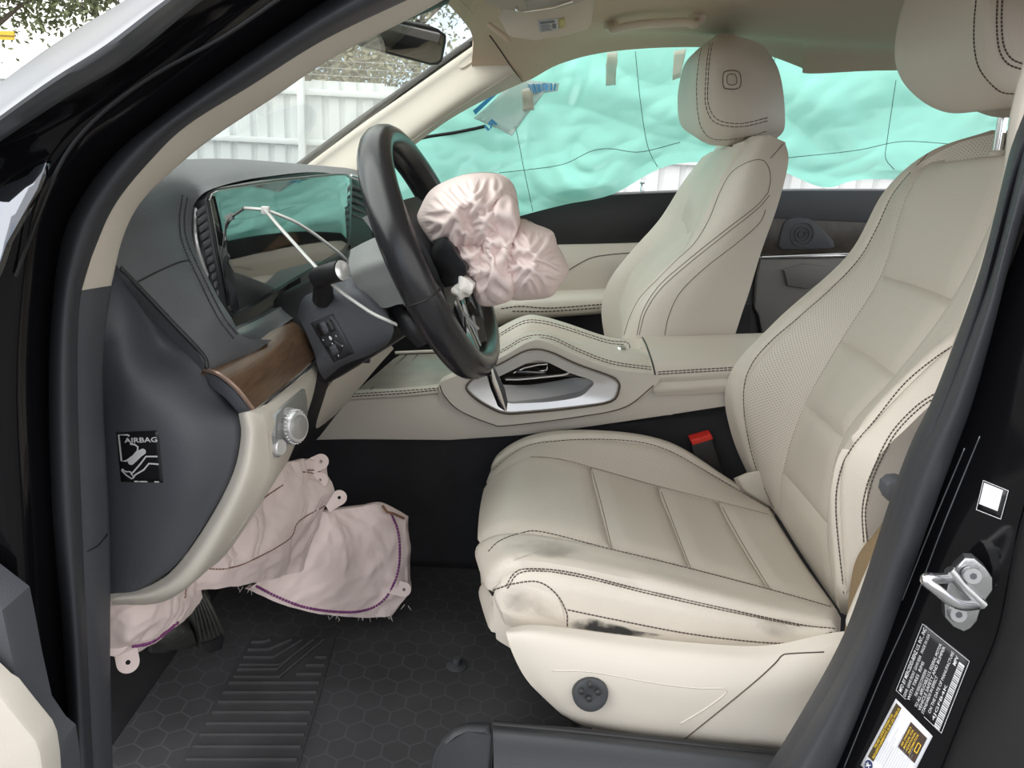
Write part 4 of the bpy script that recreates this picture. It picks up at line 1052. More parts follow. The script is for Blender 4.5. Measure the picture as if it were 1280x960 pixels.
# ================================================================== centre console
con = thing('centre_console', 'cream leather centre console with silver framed recess and armrest', 'console', (680, 540, .68))
plate('side_panel', [(380, 551, .672), (340, 548, .672), (440, 494, .672), (500, 491, .672), (552, 489, .672), (556, 494, .672), (575, 511, .672), (615, 528, .672), (635, 530, .672), (724, 519, .672), (780, 507, .672), (818, 478, .672), (925, 474, .672), (1010, 470, .672), (1010, 490, .672), (911, 508, .672), (820, 522, .672), (724, 536, .672), (651, 545, .672), (562, 551, .672), (440, 550, .672)], CREAMPL, con, (0, .03, 0), bevel=.004)
PO = [(549, 480, .655), (580, 466, .655), (626, 447, .655), (662, 427, .655), (684, 428, .655), (724, 446, .655), (765, 461, .655), (818, 469, .655), (820, 481, .655), (781, 510, .655), (724, 522, .655), (635, 533, .655), (615, 531, .655), (574, 514, .655), (554, 494, .655)]
PI_ = [(586, 482), (606, 467), (630, 456), (660, 441), (684, 442), (720, 458), (758, 471), (769, 477), (771, 485), (762, 500), (720, 507), (660, 513), (632, 514), (611, 506), (592, 493)]
def ring_plate(name, outer_, inner_, mat, parent, back):
    A_ = cr(outer_, 6, True); B_ = []
    c_ = sum(outer_, Vector()) / len(outer_); I_ = cr(inner_, 24, True)
    for p in A_:
        d = (p - c_).normalized()
        B_.append(max(I_, key=lambda q: (q - c_).normalized().dot(d)).copy())
    n_ = len(A_); t_ = Vector(back)
    v_ = A_ + B_ + [p + t_ for p in A_] + [p + t_ for p in B_]; f_ = []
    for i in range(n_):
        k = (i + 1) % n_
        f_ += [(i, k, n_ + k, n_ + i), (2 * n_ + i, i, k, 2 * n_ + k), (n_ + i, n_ + k, 3 * n_ + k, 3 * n_ + i)]
    return auto(link(name, v_, f_, mat, parent), 40)
pent = ring_plate('raised_surround', [W(*p) for p in PO], [W(a, b, .655) for a, b in PI_], CREAMPL, con, (0, .03, 0))
seams('panel_gap', [pent], [[(550, 482), (555, 494), (574, 513), (614, 530), (635, 532), (724, 521), (781, 509), (817, 482)]], .0011, STITCH, con, lift=.1)
near = patch('near_rail', [
    [(548, 481, .66), (582, 465, .66), (626, 446, .66), (658, 429, .66), (688, 429, .66), (724, 446, .66), (765, 461, .66), (822, 469, .66)],
    [(553, 474, .69), (586, 457, .69), (628, 437, .69), (658, 421, .69), (686, 420, .69), (722, 435, .69), (764, 449, .69), (822, 458, .69)],
    [(560, 469, .72), (592, 450, .72), (630, 430, .72), (658, 416, .72), (684, 415, .72), (720, 428, .72), (762, 440, .72), (822, 446, .72)]], LEATHER, con, 6, 4, Vector((0, .005, -.03)))
seams('stitching', [near], [[(552, 477), (585, 461), (628, 440), (658, 424), (688, 424), (724, 440), (765, 455), (820, 463)], [(555, 474), (588, 458), (629, 437), (658, 421), (688, 421), (724, 437), (765, 452), (820, 460)]], .0009, STITCH, near, step=5, dash=True)
well = patch('console_well', [[(560, 470, .71), (600, 452, .71), (640, 436, .71), (700, 432, .71), (770, 446, .71), (830, 448, .71)], [(575, 468, .76), (610, 452, .76), (650, 434, .76), (710, 430, .76), (772, 440, .76), (830, 442, .76)], [(590, 452, .84), (615, 440, .84), (652, 422, .84), (705, 422, .84), (772, 434, .84), (830, 436, .84)]], LEATHER, con, 5, 5, Vector((0, 0, -.03)))
far = patch('far_rail', [
    [(596, 452, .83), (618, 440, .83), (650, 421, .83), (674, 420, .83), (705, 424, .83), (760, 436, .83), (785, 440, .83), (800, 438, .83)],
    [(596, 440, .85), (618, 426, .85), (652, 407, .85), (676, 406, .85), (705, 413, .85), (760, 430, .85), (788, 432, .85), (803, 430, .85)],
    [(594, 430, .88), (617, 414, .88), (654, 396, .88), (676, 396, .88), (706, 404, .88), (758, 421, .88), (786, 424, .88), (804, 422, .88)],
    [(594, 432, .91), (617, 414, .91), (654, 395, .91), (677, 395, .91), (708, 404, .91), (758, 421, .91), (786, 424, .91), (806, 421, .91)]], LEATHER, con, 6, 5, Vector((0, .0, -.05)))
seams('stitching', [far], [[(597, 436), (619, 421), (653, 402), (676, 401), (705, 408), (758, 425), (784, 428), (787, 436)], [(597, 440), (619, 424), (653, 405), (676, 404), (705, 411), (757, 428), (780, 431)]], .0009, STITCH, far, step=5, dash=True)
lathe('hook_button', W(777, 437, .80), (0, -.3, 1), [(.008, 0), (.008, .004), (.006, .006)], CHROME, con, 14)
# silver frame: an outline with an opening
fo = [(586, 482), (606, 467), (630, 456), (660, 441), (684, 442), (720, 458), (758, 471), (769, 477), (771, 485), (762, 500), (720, 507), (660, 513), (632, 514), (611, 506), (592, 493)]
fi = [(618, 478), (622, 472), (638, 464), (664, 452), (682, 452), (712, 466), (736, 474), (742, 479), (738, 485), (724, 496), (690, 502), (655, 504), (636, 504), (624, 497), (616, 486)]
A = [W(a, b, .648) for a, b in fo]; Bq = [W(a, b, .652) for a, b in fi]
A = cr(A, 4, True); Bq = cr(Bq, 4, True); n = len(A)
vs = A + Bq + [p + Vector((0, .012, 0)) for p in A] + [p + Vector((0, .05, .0)) for p in Bq]
fs = []
for i in range(n):
    k = (i + 1) % n
    fs += [(i, k, n + k, n + i), (2 * n + i, i, k, 2 * n + k)[::-1], (n + i, n + k, 3 * n + k, 3 * n + i)]
frm = auto(link('silver_frame', vs, fs, SATIN, con), 40)
tube('frame_gap', [W(a, b, .6505) for a, b in [(583, 482), (604, 465), (629, 453), (659, 438), (685, 439), (721, 455), (760, 469), (772, 476), (774, 486), (764, 502), (720, 510), (660, 516), (631, 517), (609, 508), (590, 495)]], .0016, STITCH, con, 6, closed=True, n=4)
patch('silver_scoop', [[(606, 480, .665), (660, 481, .70), (706, 474, .715), (722, 472, .70), (745, 476, .66)], [(608, 492, .66), (662, 488, .685), (708, 486, .695), (730, 484, .68), (742, 484, .658)], [(612, 507, .655), (660, 507, .66), (705, 503, .66), (725, 498, .658), (738, 490, .655)]], SCOOP, con, 6, 5, Vector((0, .01, -.004)))
plate('recess_back', [(610, 482, .76), (640, 450, .76), (690, 440, .76), (750, 470, .76), (745, 490, .76), (660, 492, .76)], DARKWOOD, con, (0, .01, 0))
patch('wood_inlay', [[(630, 470, .74), (660, 458, .74), (690, 454, .74), (730, 468, .74)], [(630, 472, .70), (660, 470, .70), (690, 468, .70), (712, 468, .70)]], DARKWOOD, con, 4, 3, Vector((0, 0, -.004)))
tube('chrome_line', [(632, 474, .69), (650, 474, .69), (690, 470, .69), (706, 468, .69), (713, 464, .69)], .0022, CHROME, con, 6, n=3)
box('touch_pad', W(664, 463, .71), (.05, .03, .006), GLOSS, con, bevel=.002)
tube('touch_pad_trim', [(642, 466, .70), (655, 460, .70), (672, 456, .70), (684, 455, .70), (684, 462, .70), (660, 467, .70)], .0016, CHROME, con, 6)
# front tray
tray = plate('tray_cover', [(440, 492, .69), (462, 474, .74), (492, 448, .84), (500, 443, .86), (560, 441, .86), (600, 445, .84), (560, 484, .69)], M('grey_brown_slats', (.25, .225, .19), .3, var=.15, vscale=30), con, (0, 0, -.012), bevel=.002)
for a, b in (((522, 444), (484, 488)), ((538, 444), (507, 487)), ((553, 444), (530, 487)), ((508, 444), (462, 489))):
    tube('slat_gap', [W(a[0], a[1], .855), W(b[0], b[1], .695)], .0016, BLACKPL, tray, 5)
tube('tray_rim', [(494, 441, .865), (540, 439, .865), (600, 441, .865)], .003, CREAMPL, con, 6)
tl = patch('tray_edge', [[(430, 499, .668), (500, 495, .668), (556, 490, .668)], [(432, 493, .672), (500, 489, .672), (556, 483, .672)], [(436, 490, .69), (500, 485, .69), (556, 479, .69)]], LEATHER, con, 5, 4, Vector((0, .005, -.006)))
seams('stitching', [tl], [[(436, 493), (500, 489), (550, 485)], [(434, 496), (500, 492), (551, 487)]], .0009, STITCH, tl, step=5, dash=True)
box('console_body', Vector((.25, .79, .74)), (1.1, .20, .20), BLACKPL, con, bevel=.01)
# armrest
armr = patch('armrest_lid', [
    [(821, 480, .664), (870, 478, .664), (920, 475, .664), (1010, 470, .664)],
    [(818, 470, .660), (870, 467, .660), (920, 463, .660), (1010, 458, .660)],
    [(815, 452, .68), (868, 450, .68), (918, 448, .68), (1005, 444, .68)],
    [(808, 432, .77), (862, 430, .77), (914, 429, .77), (1000, 426, .77)],
    [(802, 421, .86), (855, 420, .86), (910, 418, .86), (990, 416, .86)],
    [(803, 422, .885), (856, 421, .885), (911, 419, .885), (990, 417, .885)]], LEATHER, con, 7, 5, Vector((0, .0, -.02)))
seams('stitching', [armr], [[(822, 465), (870, 462), (925, 459)], [(822, 468), (870, 465), (925, 462)]], .0009, STITCH, armr, step=5, dash=True)
seams('lid_gap', [armr, near, far], [[(803, 422), (808, 432), (815, 452), (819, 470), (820, 480)]], .0016, BLACKPL, con, lift=.1)
tube('lid_shadow_gap', [(820, 484, .664), (870, 481, .664), (925, 477, .664), (1005, 472, .664)], .003, BLACKPL, con, 6)

# ================================================================== front seats
def gnorm_slice(G, j0, j1, i0, i1): return [r[i0:i1 + 1] for r in G[j0:j1 + 1]]
def gpatch(name, G, j0, j1, i0, i1, mat, parent, puff=.004, w=.014, th=Vector((0, 0, -.02)), open_=''):
    """panel cut from a larger surface; its edges sink into the seams; open_: edges (t,b,l,r) that stay level"""
    S = [[p.copy() for p in r] for r in gnorm_slice(G, j0, j1, i0, i1)]
    N = gnormals(S); H, L = len(S), len(S[0])
    out = []
    for j in range(H):
        r = []
        for i in range(L):
            d = [9]
            if 'l' not in open_: d.append((S[j][i] - S[j][0]).length)
            if 'r' not in open_: d.append((S[j][i] - S[j][-1]).length)
            if 't' not in open_: d.append((S[j][i] - S[0][i]).length)
            if 'b' not in open_: d.append((S[j][i] - S[-1][i]).length)
            e = min(1, min(d) / w)
            r.append(S[j][i] + N[j][i] * (puff * (1 - (1 - e) ** 2) - puff * .5 * (1 - min(1, e * 4))))
        out.append(r)
    o = sheet(name, out, mat, parent, th)
    return auto(o, 60)

seat = thing('front_seat', 'cream leather driver seat in the foreground with perforated panels', 'car seat', (800, 900, .3))
CU = [[(640, 600, .66), (622, 573, .66), (668, 545, .66), (744, 540, .66), (833, 554, .66), (908, 600, .66), (967, 637, .66)],
      [(635, 610, .61), (616, 588, .61), (660, 556, .61), (744, 549, .61), (833, 562, .61), (908, 604, .61), (969, 641, .61)],
      [(630, 630, .53), (609, 608, .53), (664, 570, .53), (739, 584, .53), (824, 608, .53), (899, 627, .53), (969, 645, .53)],
      [(622, 665, .37), (603, 640, .37), (650, 612, .37), (750, 632, .37), (842, 658, .37), (928, 682, .37), (1005, 702, .37)],
      [(620, 715, .235), (601, 682, .235), (650, 667, .235), (765, 687, .235), (863, 711, .235), (962, 737, .235), (1048, 762, .235)],
      [(622, 735, .19), (605, 703, .19), (648, 686, .19), (772, 706, .19), (868, 730, .19), (970, 755, .19), (1049, 772, .19)],
      [(640, 758, .145), (617, 738, .145), (655, 712, .145), (790, 735, .145), (885, 756, .145), (985, 778, .145), (1046, 785, .145)],
      [(655, 785, .135), (628, 766, .135), (674, 783, .135), (790, 800, .135), (890, 810, .135), (990, 808, .135), (1044, 792, .135)]]
nu, nv = 8, 6
G = grid(CU, nu, nv)
J = lambda k: k * nv
I = lambda k: k * nu
TH = Vector((.006, .0, -.05))
panels = []
panels.append(gpatch('far_bolster', G, J(0), J(1), 0, I(6), LEATHER, seat, .005, .01, TH, 'l'))
panels.append(gpatch('perforated_strip', G, J(1), J(2), 0, I(6), PERF, seat, .003, .01, TH, 'l'))
for a, b, m in ((0, 3, WORN), (3, 4, PERF2), (4, 5, PERF2), (5, 6, PERF2)):
    panels.append(gpatch('cushion_panel', G, J(2), J(4), I(a), I(b), m, seat, .004, .012, TH, 'l' if a == 0 else ''))
panels.append(gpatch('near_bolster', G, J(4), J(6), 0, I(6), WORN, seat, .006, .012, TH, 'l'))
panels.append(gpatch('side_facing', G, J(6), J(7), I(1), I(6), WORN, seat, .003, .01, TH + Vector((0, .03, 0)), 'lb'))
# rounded front corner patch of the near side
cp = patch('front_corner', [[(616, 735, .146), (640, 716, .143), (662, 726, .14), (690, 735, .137)], [(612, 750, .15), (636, 738, .138), (668, 742, .134), (702, 758, .133)], [(622, 766, .152), (645, 768, .138), (674, 775, .134), (706, 780, .133)], [(640, 776, .155), (660, 782, .14), (680, 786, .136), (707, 786, .135)]], WORN, seat, 6, 6, Vector((.004, .02, 0)))
seams('stitching', panels + [cp], [[(616, 588), (640, 568), (664, 556), (700, 551), (744, 549), (795, 552), (833, 562), (870, 582), (908, 604), (966, 639)],
    [(610, 690), (625, 676), (650, 667), (678, 665), (765, 687), (863, 711), (962, 737), (1044, 760)],
    [(632, 733), (646, 714), (674, 711), (721, 717), (814, 740), (908, 761), (1002, 781), (1044, 786)], [(634, 736), (648, 717), (676, 714), (721, 720), (814, 743), (908, 764), (1000, 783)],
    [(616, 738), (640, 730), (672, 727), (695, 742), (708, 765), (709, 783)], [(709, 762), (767, 774), (861, 792), (955, 803), (1002, 802), (1040, 790)]], .00075, STITCH, seat, step=5, dash=True)
seams('panel_seam', panels, [[(739, 584), (752, 632), (765, 686)], [(824, 608), (843, 658), (863, 710)], [(899, 627), (929, 681), (962, 736)], [(664, 571), (700, 574), (739, 584), (824, 608), (899, 627), (968, 645)]], .0007, SEAMM, seat, lift=.1)
# dark scuffs are wear on the leather, kept as thin stains with their own outline
def stain(name, poly, objs, mat, parent, off=.0006):
    t_ = bvh(objs); P = [Vector((a, b, 0)) for a, b in poly]; P = cr(P, 5, True)
    c = sum(P, Vector()) / len(P); vs = []; uv_ = []
    for k in (1, .66, .33):
        for p in P:
            q = c.lerp(p, k); h, nn = onto(t_, q.x, q.y)
            if h is None: print('STAIN MISS', px_ if 0 else (q.x, q.y)); return
            vs.append(h + nn * off); uv_.append((1 - k, 0))
    h, nn = onto(t_, c.x, c.y); vs.append(h + nn * off); uv_.append((1, 0)); n = len(P); fs = []
    for r in range(2):
        for i in range(n): fs.append((r * n + i, r * n + (i + 1) % n, (r + 1) * n + (i + 1) % n, (r + 1) * n + i))
    for i in range(n): fs.append((2 * n + i, 2 * n + (i + 1) % n, 3 * n))
    link(name, vs, fs, mat, parent, True, uv_)
def stainmat(name, col, w, sc=60):
    m = bpy.data.materials.new(name); m.use_nodes = True; nt = m.node_tree; p = nt.nodes['Principled BSDF']; out = nt.nodes['Material Output']
    p.inputs['Base Color'].default_value = (*col, 1); p.inputs['Roughness'].default_value = .7
    t = nt.nodes.new('ShaderNodeBsdfTransparent'); x = nt.nodes.new('ShaderNodeMixShader')
    tc_ = nt.nodes.new('ShaderNodeTexCoord'); n = nt.nodes.new('ShaderNodeTexNoise'); n.inputs['Scale'].default_value = sc; n.inputs['Detail'].default_value = 5
    nt.links.new(tc_.outputs['Object'], n.inputs['Vector'])
    uvn = nt.nodes.new('ShaderNodeUVMap'); sx_ = nt.nodes.new('ShaderNodeSeparateXYZ'); nt.links.new(uvn.outputs['UV'], sx_.inputs[0]); fade = mathn(nt, 'MINIMUM', mathn(nt, 'MULTIPLY', sx_.outputs['X'], 2.2), 1.0)
    f = mathn(nt, 'MULTIPLY', mathn(nt, 'MULTIPLY', mathn(nt, 'MAXIMUM', mathn(nt, 'SUBTRACT', n.outputs['Fac'], .38), 0), w), fade); f = mathn(nt, 'MINIMUM', f, .9)
    nt.links.new(f, x.inputs[0]); nt.links.new(t.outputs[0], x.inputs[1]); nt.links.new(p.outputs[0], x.inputs[2]); nt.links.new(x.outputs[0], out.inputs['Surface'])
    return m
SC1 = stainmat('black_scuff', (.03, .03, .032), 5.0, 45)
SC2 = stainmat('grey_scuff', (.2, .18, .155), 1.0, 30)
stain('scuff_mark', [(711, 777), (735, 771), (765, 778), (800, 788), (830, 794), (800, 796), (760, 792), (730, 788), (713, 785)], panels + [cp], SC1, seat)
stain('scuff_mark', [(616, 745), (640, 735), (670, 738), (690, 755), (700, 775), (670, 772), (640, 765), (622, 758)], panels + [cp], SC2, seat)
stain('scuff_mark', [(628, 680), (665, 668), (720, 680), (735, 695), (700, 700), (650, 698), (630, 705)], panels, SC2, seat)
stain('scuff_mark', [(940, 775), (990, 772), (1035, 786), (1000, 798), (960, 796)], panels, SC2, seat)
# side shield
sh_ = patch('side_shield', [
    [(632, 786, .115), (674, 781, .112), (780, 794, .112), (861, 803, .112), (957, 807, .112), (1046, 790, .112), (1100, 790, .112)],
    [(633, 793, .100), (680, 795, .096), (782, 812, .096), (862, 822, .096), (957, 828, .096), (1040, 815, .096), (1100, 812, .096)],
    [(642, 820, .095), (690, 828, .088), (785, 845, .086), (860, 858, .086), (950, 860, .086), (1030, 850, .086), (1100, 850, .086)],
    [(660, 852, .095), (700, 862, .088), (785, 880, .088), (855, 892, .088), (940, 895, .088), (1020, 890, .088), (1100, 890, .088)],
    [(692, 884, .098), (725, 897, .094), (790, 912, .094), (852, 920, .094), (930, 926, .094), (1010, 928, .094), (1100, 928, .094)],
    [(702, 893, .105), (732, 908, .105), (792, 921, .105), (852, 928, .105), (930, 936, .105), (1005, 940, .105), (1100, 940, .105)]], CREAMPL, seat, 7, 6, Vector((.01, .03, -.024)))
seams('shield_gap', [sh_], [[(854, 925), (900, 888), (945, 851), (969, 829), (978, 819), (990, 817), (1030, 815)]], .0008, STITCH, seat, lift=.05)
seams('shield_crease', [sh_], [[(690, 838), (740, 840), (820, 854), (870, 860), (908, 862), (890, 880), (850, 905)]], .0008, CREAMPL, seat, lift=0)
kn = lathe('lumbar_knob', W(737, 864, .088), (0.05, -1, .25), [(.0175, -.002), (.0175, .006), (.0165, .009), (.013, .0105), (.008, .0095)], M('dark_grey_knob', (.035, .038, .042), .45), sh_, 28)
for k in range(4):
    a = math.pi / 2 * k
    lathe('knob_dimple', W(737, 864, .076) + Vector((math.cos(a) * .008, -.0015, math.sin(a) * .008)), (0.05, -1, .25), [(.003, -.002), (.003, .0006), (.0015, .0014)], BLACKPL, kn, 8)
plate('seat_rail_cover', [(738, 906, .11), (800, 920, .11), (860, 928, .11), (980, 938, .11), (985, 954, .11), (860, 948, .11), (745, 930, .11)], CREAMPL, seat, (0, .03, 0), bevel=.004)
box('seat_base', Vector((.24, .40, .72)), (.30, .36, .13), BLACKPL, seat, bevel=.02)
for yy in (.22, .56): box('seat_rail', Vector((.30, yy, .645)), (.4, .04, .05), STEEL, seat, bevel=.004)
# backrest
BK = [[(1240, 166, .60), (1246, 170, .58), (1254, 174, .53), (1275, 172, .40), (1310, 172, .27), (1330, 182, .2), (1345, 195, .165), (1370, 205, .14)],
      [(1165, 192, .605), (1160, 204, .58), (1172, 203, .53), (1210, 197, .40), (1266, 193, .27), (1290, 205, .2), (1310, 220, .165), (1340, 235, .14)],
      [(1108, 241, .645), (1119, 240, .61), (1133, 243, .53), (1186, 250, .40), (1248, 256, .27), (1270, 270, .2), (1290, 285, .165), (1318, 300, .14)],
      [(1061, 322, .65), (1076, 322, .61), (1100, 343, .53), (1142, 356, .40), (1190, 374, .27), (1215, 384, .2), (1240, 392, .165), (1275, 405, .14)],
      [(970, 405, .65), (998, 397, .61), (1050, 425, .53), (1083, 443, .40), (1121, 469, .27), (1143, 463, .2), (1170, 448, .165), (1222, 455, .14)],
      [(913, 472, .66), (931, 482, .62), (1004, 507, .53), (1028, 525, .40), (1056, 549, .27), (1070, 545, .2), (1094, 525, .165), (1140, 530, .14)],
      [(917, 542, .66), (938, 560, .62), (977, 591, .53), (1004, 621, .40), (1037, 659, .27), (1041, 640, .2), (1051, 590, .165), (1090, 590, .14)],
      [(956, 630, .66), (966, 640, .62), (974, 650, .53), (1010, 708, .40), (1050, 766, .27), (1052, 755, .2), (1056, 742, .165), (1084, 690, .14)]]
BKT = [list(r) for r in zip(*BK)]     # columns become rows
nu2, nv2 = 8, 6
G2 = grid(BKT, nu2, nv2)
TB = Vector((.05, .0, .0))
J2 = lambda k: k * nv2
I2 = lambda k: k * nu2
bps = []
bps.append(gpatch('far_bolster', G2, J2(0), J2(1), 0, I2(7), LEATHER, seat, .004, .01, Vector((.09, -.02, 0)), 'lt'))
bps.append(gpatch('perforated_strip', G2, J2(1), J2(2), 0, I2(7), PERF, seat, .003, .012, TB, 'l'))
for a, b in ((1, 3), (3, 4), (4, 5), (5, 7)):
    if b == 7:
        bps.append(gpatch('backrest_panel', G2, J2(2), J2(4), I2(5), I2(6), PERF2, seat, .004, .012, TB)); bps.append(gpatch('backrest_panel', G2, J2(2), J2(4), I2(6), I2(7), PERF2, seat, .004, .012, TB))
    else: bps.append(gpatch('backrest_panel', G2, J2(2), J2(4), I2(a), I2(b), PERF2, seat, .004, .012, TB))
bps.append(gpatch('near_bolster', G2, J2(4), J2(6), 0, I2(7), LEATHER, seat, .005, .012, TB, 'l'))
bps.append(gpatch('side_facing', G2, J2(6), J2(7), 0, I2(7), LEATHER, seat, .002, .01, Vector((.10, .03, 0)), 'lb'))
seams('stitching', bps, [[(1160, 192), (1118, 240), (1096, 285), (1075, 322), (1040, 360), (998, 397), (963, 427), (940, 455), (930, 486), (933, 535), (945, 585), (968, 636)],
    [(1192, 432), (1168, 448), (1130, 480), (1093, 526), (1065, 560), (1050, 592), (1045, 640), (1055, 742)], [(1172, 490), (1145, 508), (1115, 540), (1094, 580), (1083, 610), (1078, 640), (1080, 678)], [(1178, 492), (1150, 510), (1120, 541), (1098, 581), (1087, 611), (1082, 640), (1084, 678)]], .00075, STITCH, seat, step=5, dash=True)
patch('backrest_rim', [[(1136, 214, .56), (1160, 198, .55), (1195, 180, .52), (1240, 168, .48), (1275, 165, .42)], [(1142, 218, .55), (1168, 208, .54), (1200, 200, .51), (1242, 198, .46), (1280, 198, .40)]], PERF, seat, 6, 4, Vector((.03, 0, -.01)))
box('backrest_shell', Vector((.56, .40, 1.08)), (.05, .44, .5), LEATHER, seat, Matrix.Rotation(math.radians(14), 3, 'Y'), bevel=.02, seg=3)
# headrests
hr = patch('headrest', [
    [(1190, -55, .50), (1165, -58, .48), (1190, -60, .38), (1228, -60, .30), (1262, -58, .275), (1345, -55, .28)],
    [(1160, 0, .53), (1131, 0, .51), (1172, 0, .38), (1216, 0, .29), (1250, 0, .255), (1345, 0, .25)],
    [(1150, 60, .53), (1118.5, 60, .51), (1165, 62, .37), (1212, 65, .285), (1247, 68, .25), (1350, 70, .245)],
    [(1158, 95, .52), (1127, 100, .50), (1170, 106, .37), (1220, 108, .285), (1256, 108, .252), (1350, 105, .25)],
    [(1180, 115, .5), (1158, 128, .47), (1184, 140, .38), (1232, 137, .30), (1270, 133, .272), (1350, 128, .27)],
    [(1205, 112, .48), (1192, 125, .45), (1205, 134, .38), (1246, 131, .31), (1285, 126, .29), (1350, 118, .29)]], LEATHER, seat, 8, 8, Vector((.07, .03, .0)))
seams('stitching', [hr], [[(1221, -5), (1218, 30), (1219, 65), (1227, 90), (1248, 113), (1265, 117), (1282, 117)], [(1247, -5), (1246, 30), (1249, 62), (1260, 80), (1282, 88)], [(1253, -5), (1252, 30), (1255, 58), (1265, 74), (1282, 81)]], .0008, STITCH, hr, step=5, dash=True)
for yy, xx in ((.45, 1258), (.33, 1300)):
    a = W(xx, 120, yy); b = W(xx - 13, 200, yy)
    tube('headrest_post', [a, b], .0058, CHROME, seat, 14)
    lathe('post_collar', W(xx - 11, 192, yy), a - b, [(.011, -.004), (.011, .002), (.009, .004)], CREAMPL, seat, 16)

ps = thing('front_seat', 'cream leather passenger seat beyond the centre console', 'car seat', (850, 420, 1.1))
PS = [[(880, 197, 1.33), (893, 190, 1.27), (915, 183, 1.0), (938, 176, .93), (958, 169, .89), (981, 178, .90)],
      [(856, 228, 1.36), (868, 224, 1.28), (895, 225, 1.0), (911, 216, .92), (940, 205, .875), (985, 203, .885)],
      [(826, 275, 1.37), (850, 276, 1.28), (872, 275, 1.0), (888, 268, .91), (925, 262, .87), (972, 256, .88)],
      [(790, 315, 1.37), (838, 318, 1.28), (852, 318, 1.0), (867, 305, .90), (905, 308, .865), (952, 312, .88)],
      [(763, 350, 1.37), (818, 355, 1.28), (824, 355, 1.0), (828, 344, .90), (872, 358, .865), (937, 362, .88)],
      [(753, 385, 1.37), (797, 388, 1.28), (801, 390, 1.0), (797, 383, .90), (845, 395, .865), (926, 395, .88)],
      [(758, 428, 1.36), (785, 430, 1.28), (788, 432, 1.0), (779, 430, .90), (830, 430, .865), (915, 430, .88)]]
PT = [list(r) for r in zip(*PS)]
G3 = grid(PT, 8, 6)
pps = []
pps.append(gpatch('far_bolster', G3, 0, 6, 0, 48, LEATHER, ps, .004, .015, Vector((.10, -.02, 0)), 'lt'))
pps.append(gpatch('backrest_panel', G3, 6, 12, 0, 20, LEATHER, ps, .004, .012, TB, 'l'))
pps.append(gpatch('backrest_panel', G3, 6, 12, 20, 48, LEATHER, ps, .004, .012, TB))
pps.append(gpatch('near_bolster', G3, 12, 18, 0, 48, LEATHER, ps, .004, .012, TB, 'l'))
pps.append(gpatch('side_facing', G3, 18, 30, 0, 48, LEATHER, ps, .001, .01, Vector((.04, .40, .0)), 'ltb'))
seams('stitching', pps, [[(780, 419), (787, 397), (800, 372), (822, 349), (845, 326), (869, 303), (887, 273), (900, 240), (915, 215), (937, 202), (953, 200), (961, 210), (963, 225), (960, 241)],
    [(796, 419), (804, 388), (824, 357), (860, 325), (905, 289), (945, 258), (960, 241)], [(799, 419), (807, 390), (827, 360), (863, 328), (908, 292), (947, 261), (962, 244)], [(831, 419), (836, 395), (850, 366), (880, 336), (925, 301), (950, 278), (957, 262)], [(963, 198), (972, 188), (979, 180)]], .0006, STITCH, ps, step=6, dash=False)
ph = patch('headrest', [
    [(888, 50, 1.20), (896, 44, 1.12), (905, 42, 1.05), (920, 44, 1.03), (936, 52, 1.06)],
    [(859, 75, 1.22), (868, 68, 1.12), (882, 66, 1.01), (915, 64, .985), (951, 78, 1.02)],
    [(849, 105, 1.23), (860, 105, 1.12), (876, 105, 1.0), (915, 100, .97), (958, 106, 1.01)],
    [(847, 135, 1.23), (858, 140, 1.12), (877, 140, 1.0), (920, 143, .97), (961, 138, 1.01)],
    [(852, 158, 1.21), (865, 165, 1.12), (886, 168, 1.02), (925, 167, .985), (960, 160, 1.03)],
    [(870, 172, 1.18), (880, 178, 1.12), (894, 182, 1.05), (925, 181, 1.02), (950, 172, 1.05)]], LEATHER, ps, 8, 8, Vector((.05, .06, .0)))
seams('stitching', [ph], [[(880, 48), (874, 75), (871, 105), (872, 135), (877, 160), (893, 174), (930, 172), (958, 164)], [(889, 47), (884, 75), (882, 105), (882, 130), (890, 150), (905, 157), (930, 158), (960, 151)], [(892, 47), (887, 75), (885, 105), (885, 128), (893, 146), (907, 153), (930, 154), (960, 147)]], .0008, STITCH, ph, step=6, dash=True)
bt = plate('release_button', [(905, 95, .963), (907, 90, .963), (918, 89, .963), (924, 93, .963), (925, 105, .963), (921, 110, .963), (909, 110, .963), (905, 106, .963)], LEATHER, ph, (0, .02, 0), bevel=.002, n=3)
tube('button_ring', [(904, 94, .966), (907, 89, .966), (918, 88, .966), (925, 92, .966), (926, 106, .966), (921, 111, .966), (908, 111, .966), (904, 107, .966)], .0008, STITCH, bt, 5, closed=True, n=3)
tube('button_ring', [(909, 96, .960), (911, 93, .960), (917, 92.5, .960), (920, 95, .960), (921, 103, .960), (918, 106, .960), (912, 106, .960), (909, 103, .960)], .0007, STITCH, bt, 5, closed=True, n=3)
for xx in (925, 949): tube('headrest_post', [(xx, 168, 1.06), (xx - 2, 190, 1.06)], .006, CHROME, ps, 10)
box('seat_cushion', Vector((.12, 1.12, .80)), (.42, .46, .14), LEATHER, ps, bevel=.04, seg=3)
box('seat_base', Vector((.15, 1.12, .675)), (.34, .4, .11), BLACKPL, ps, bevel=.01)

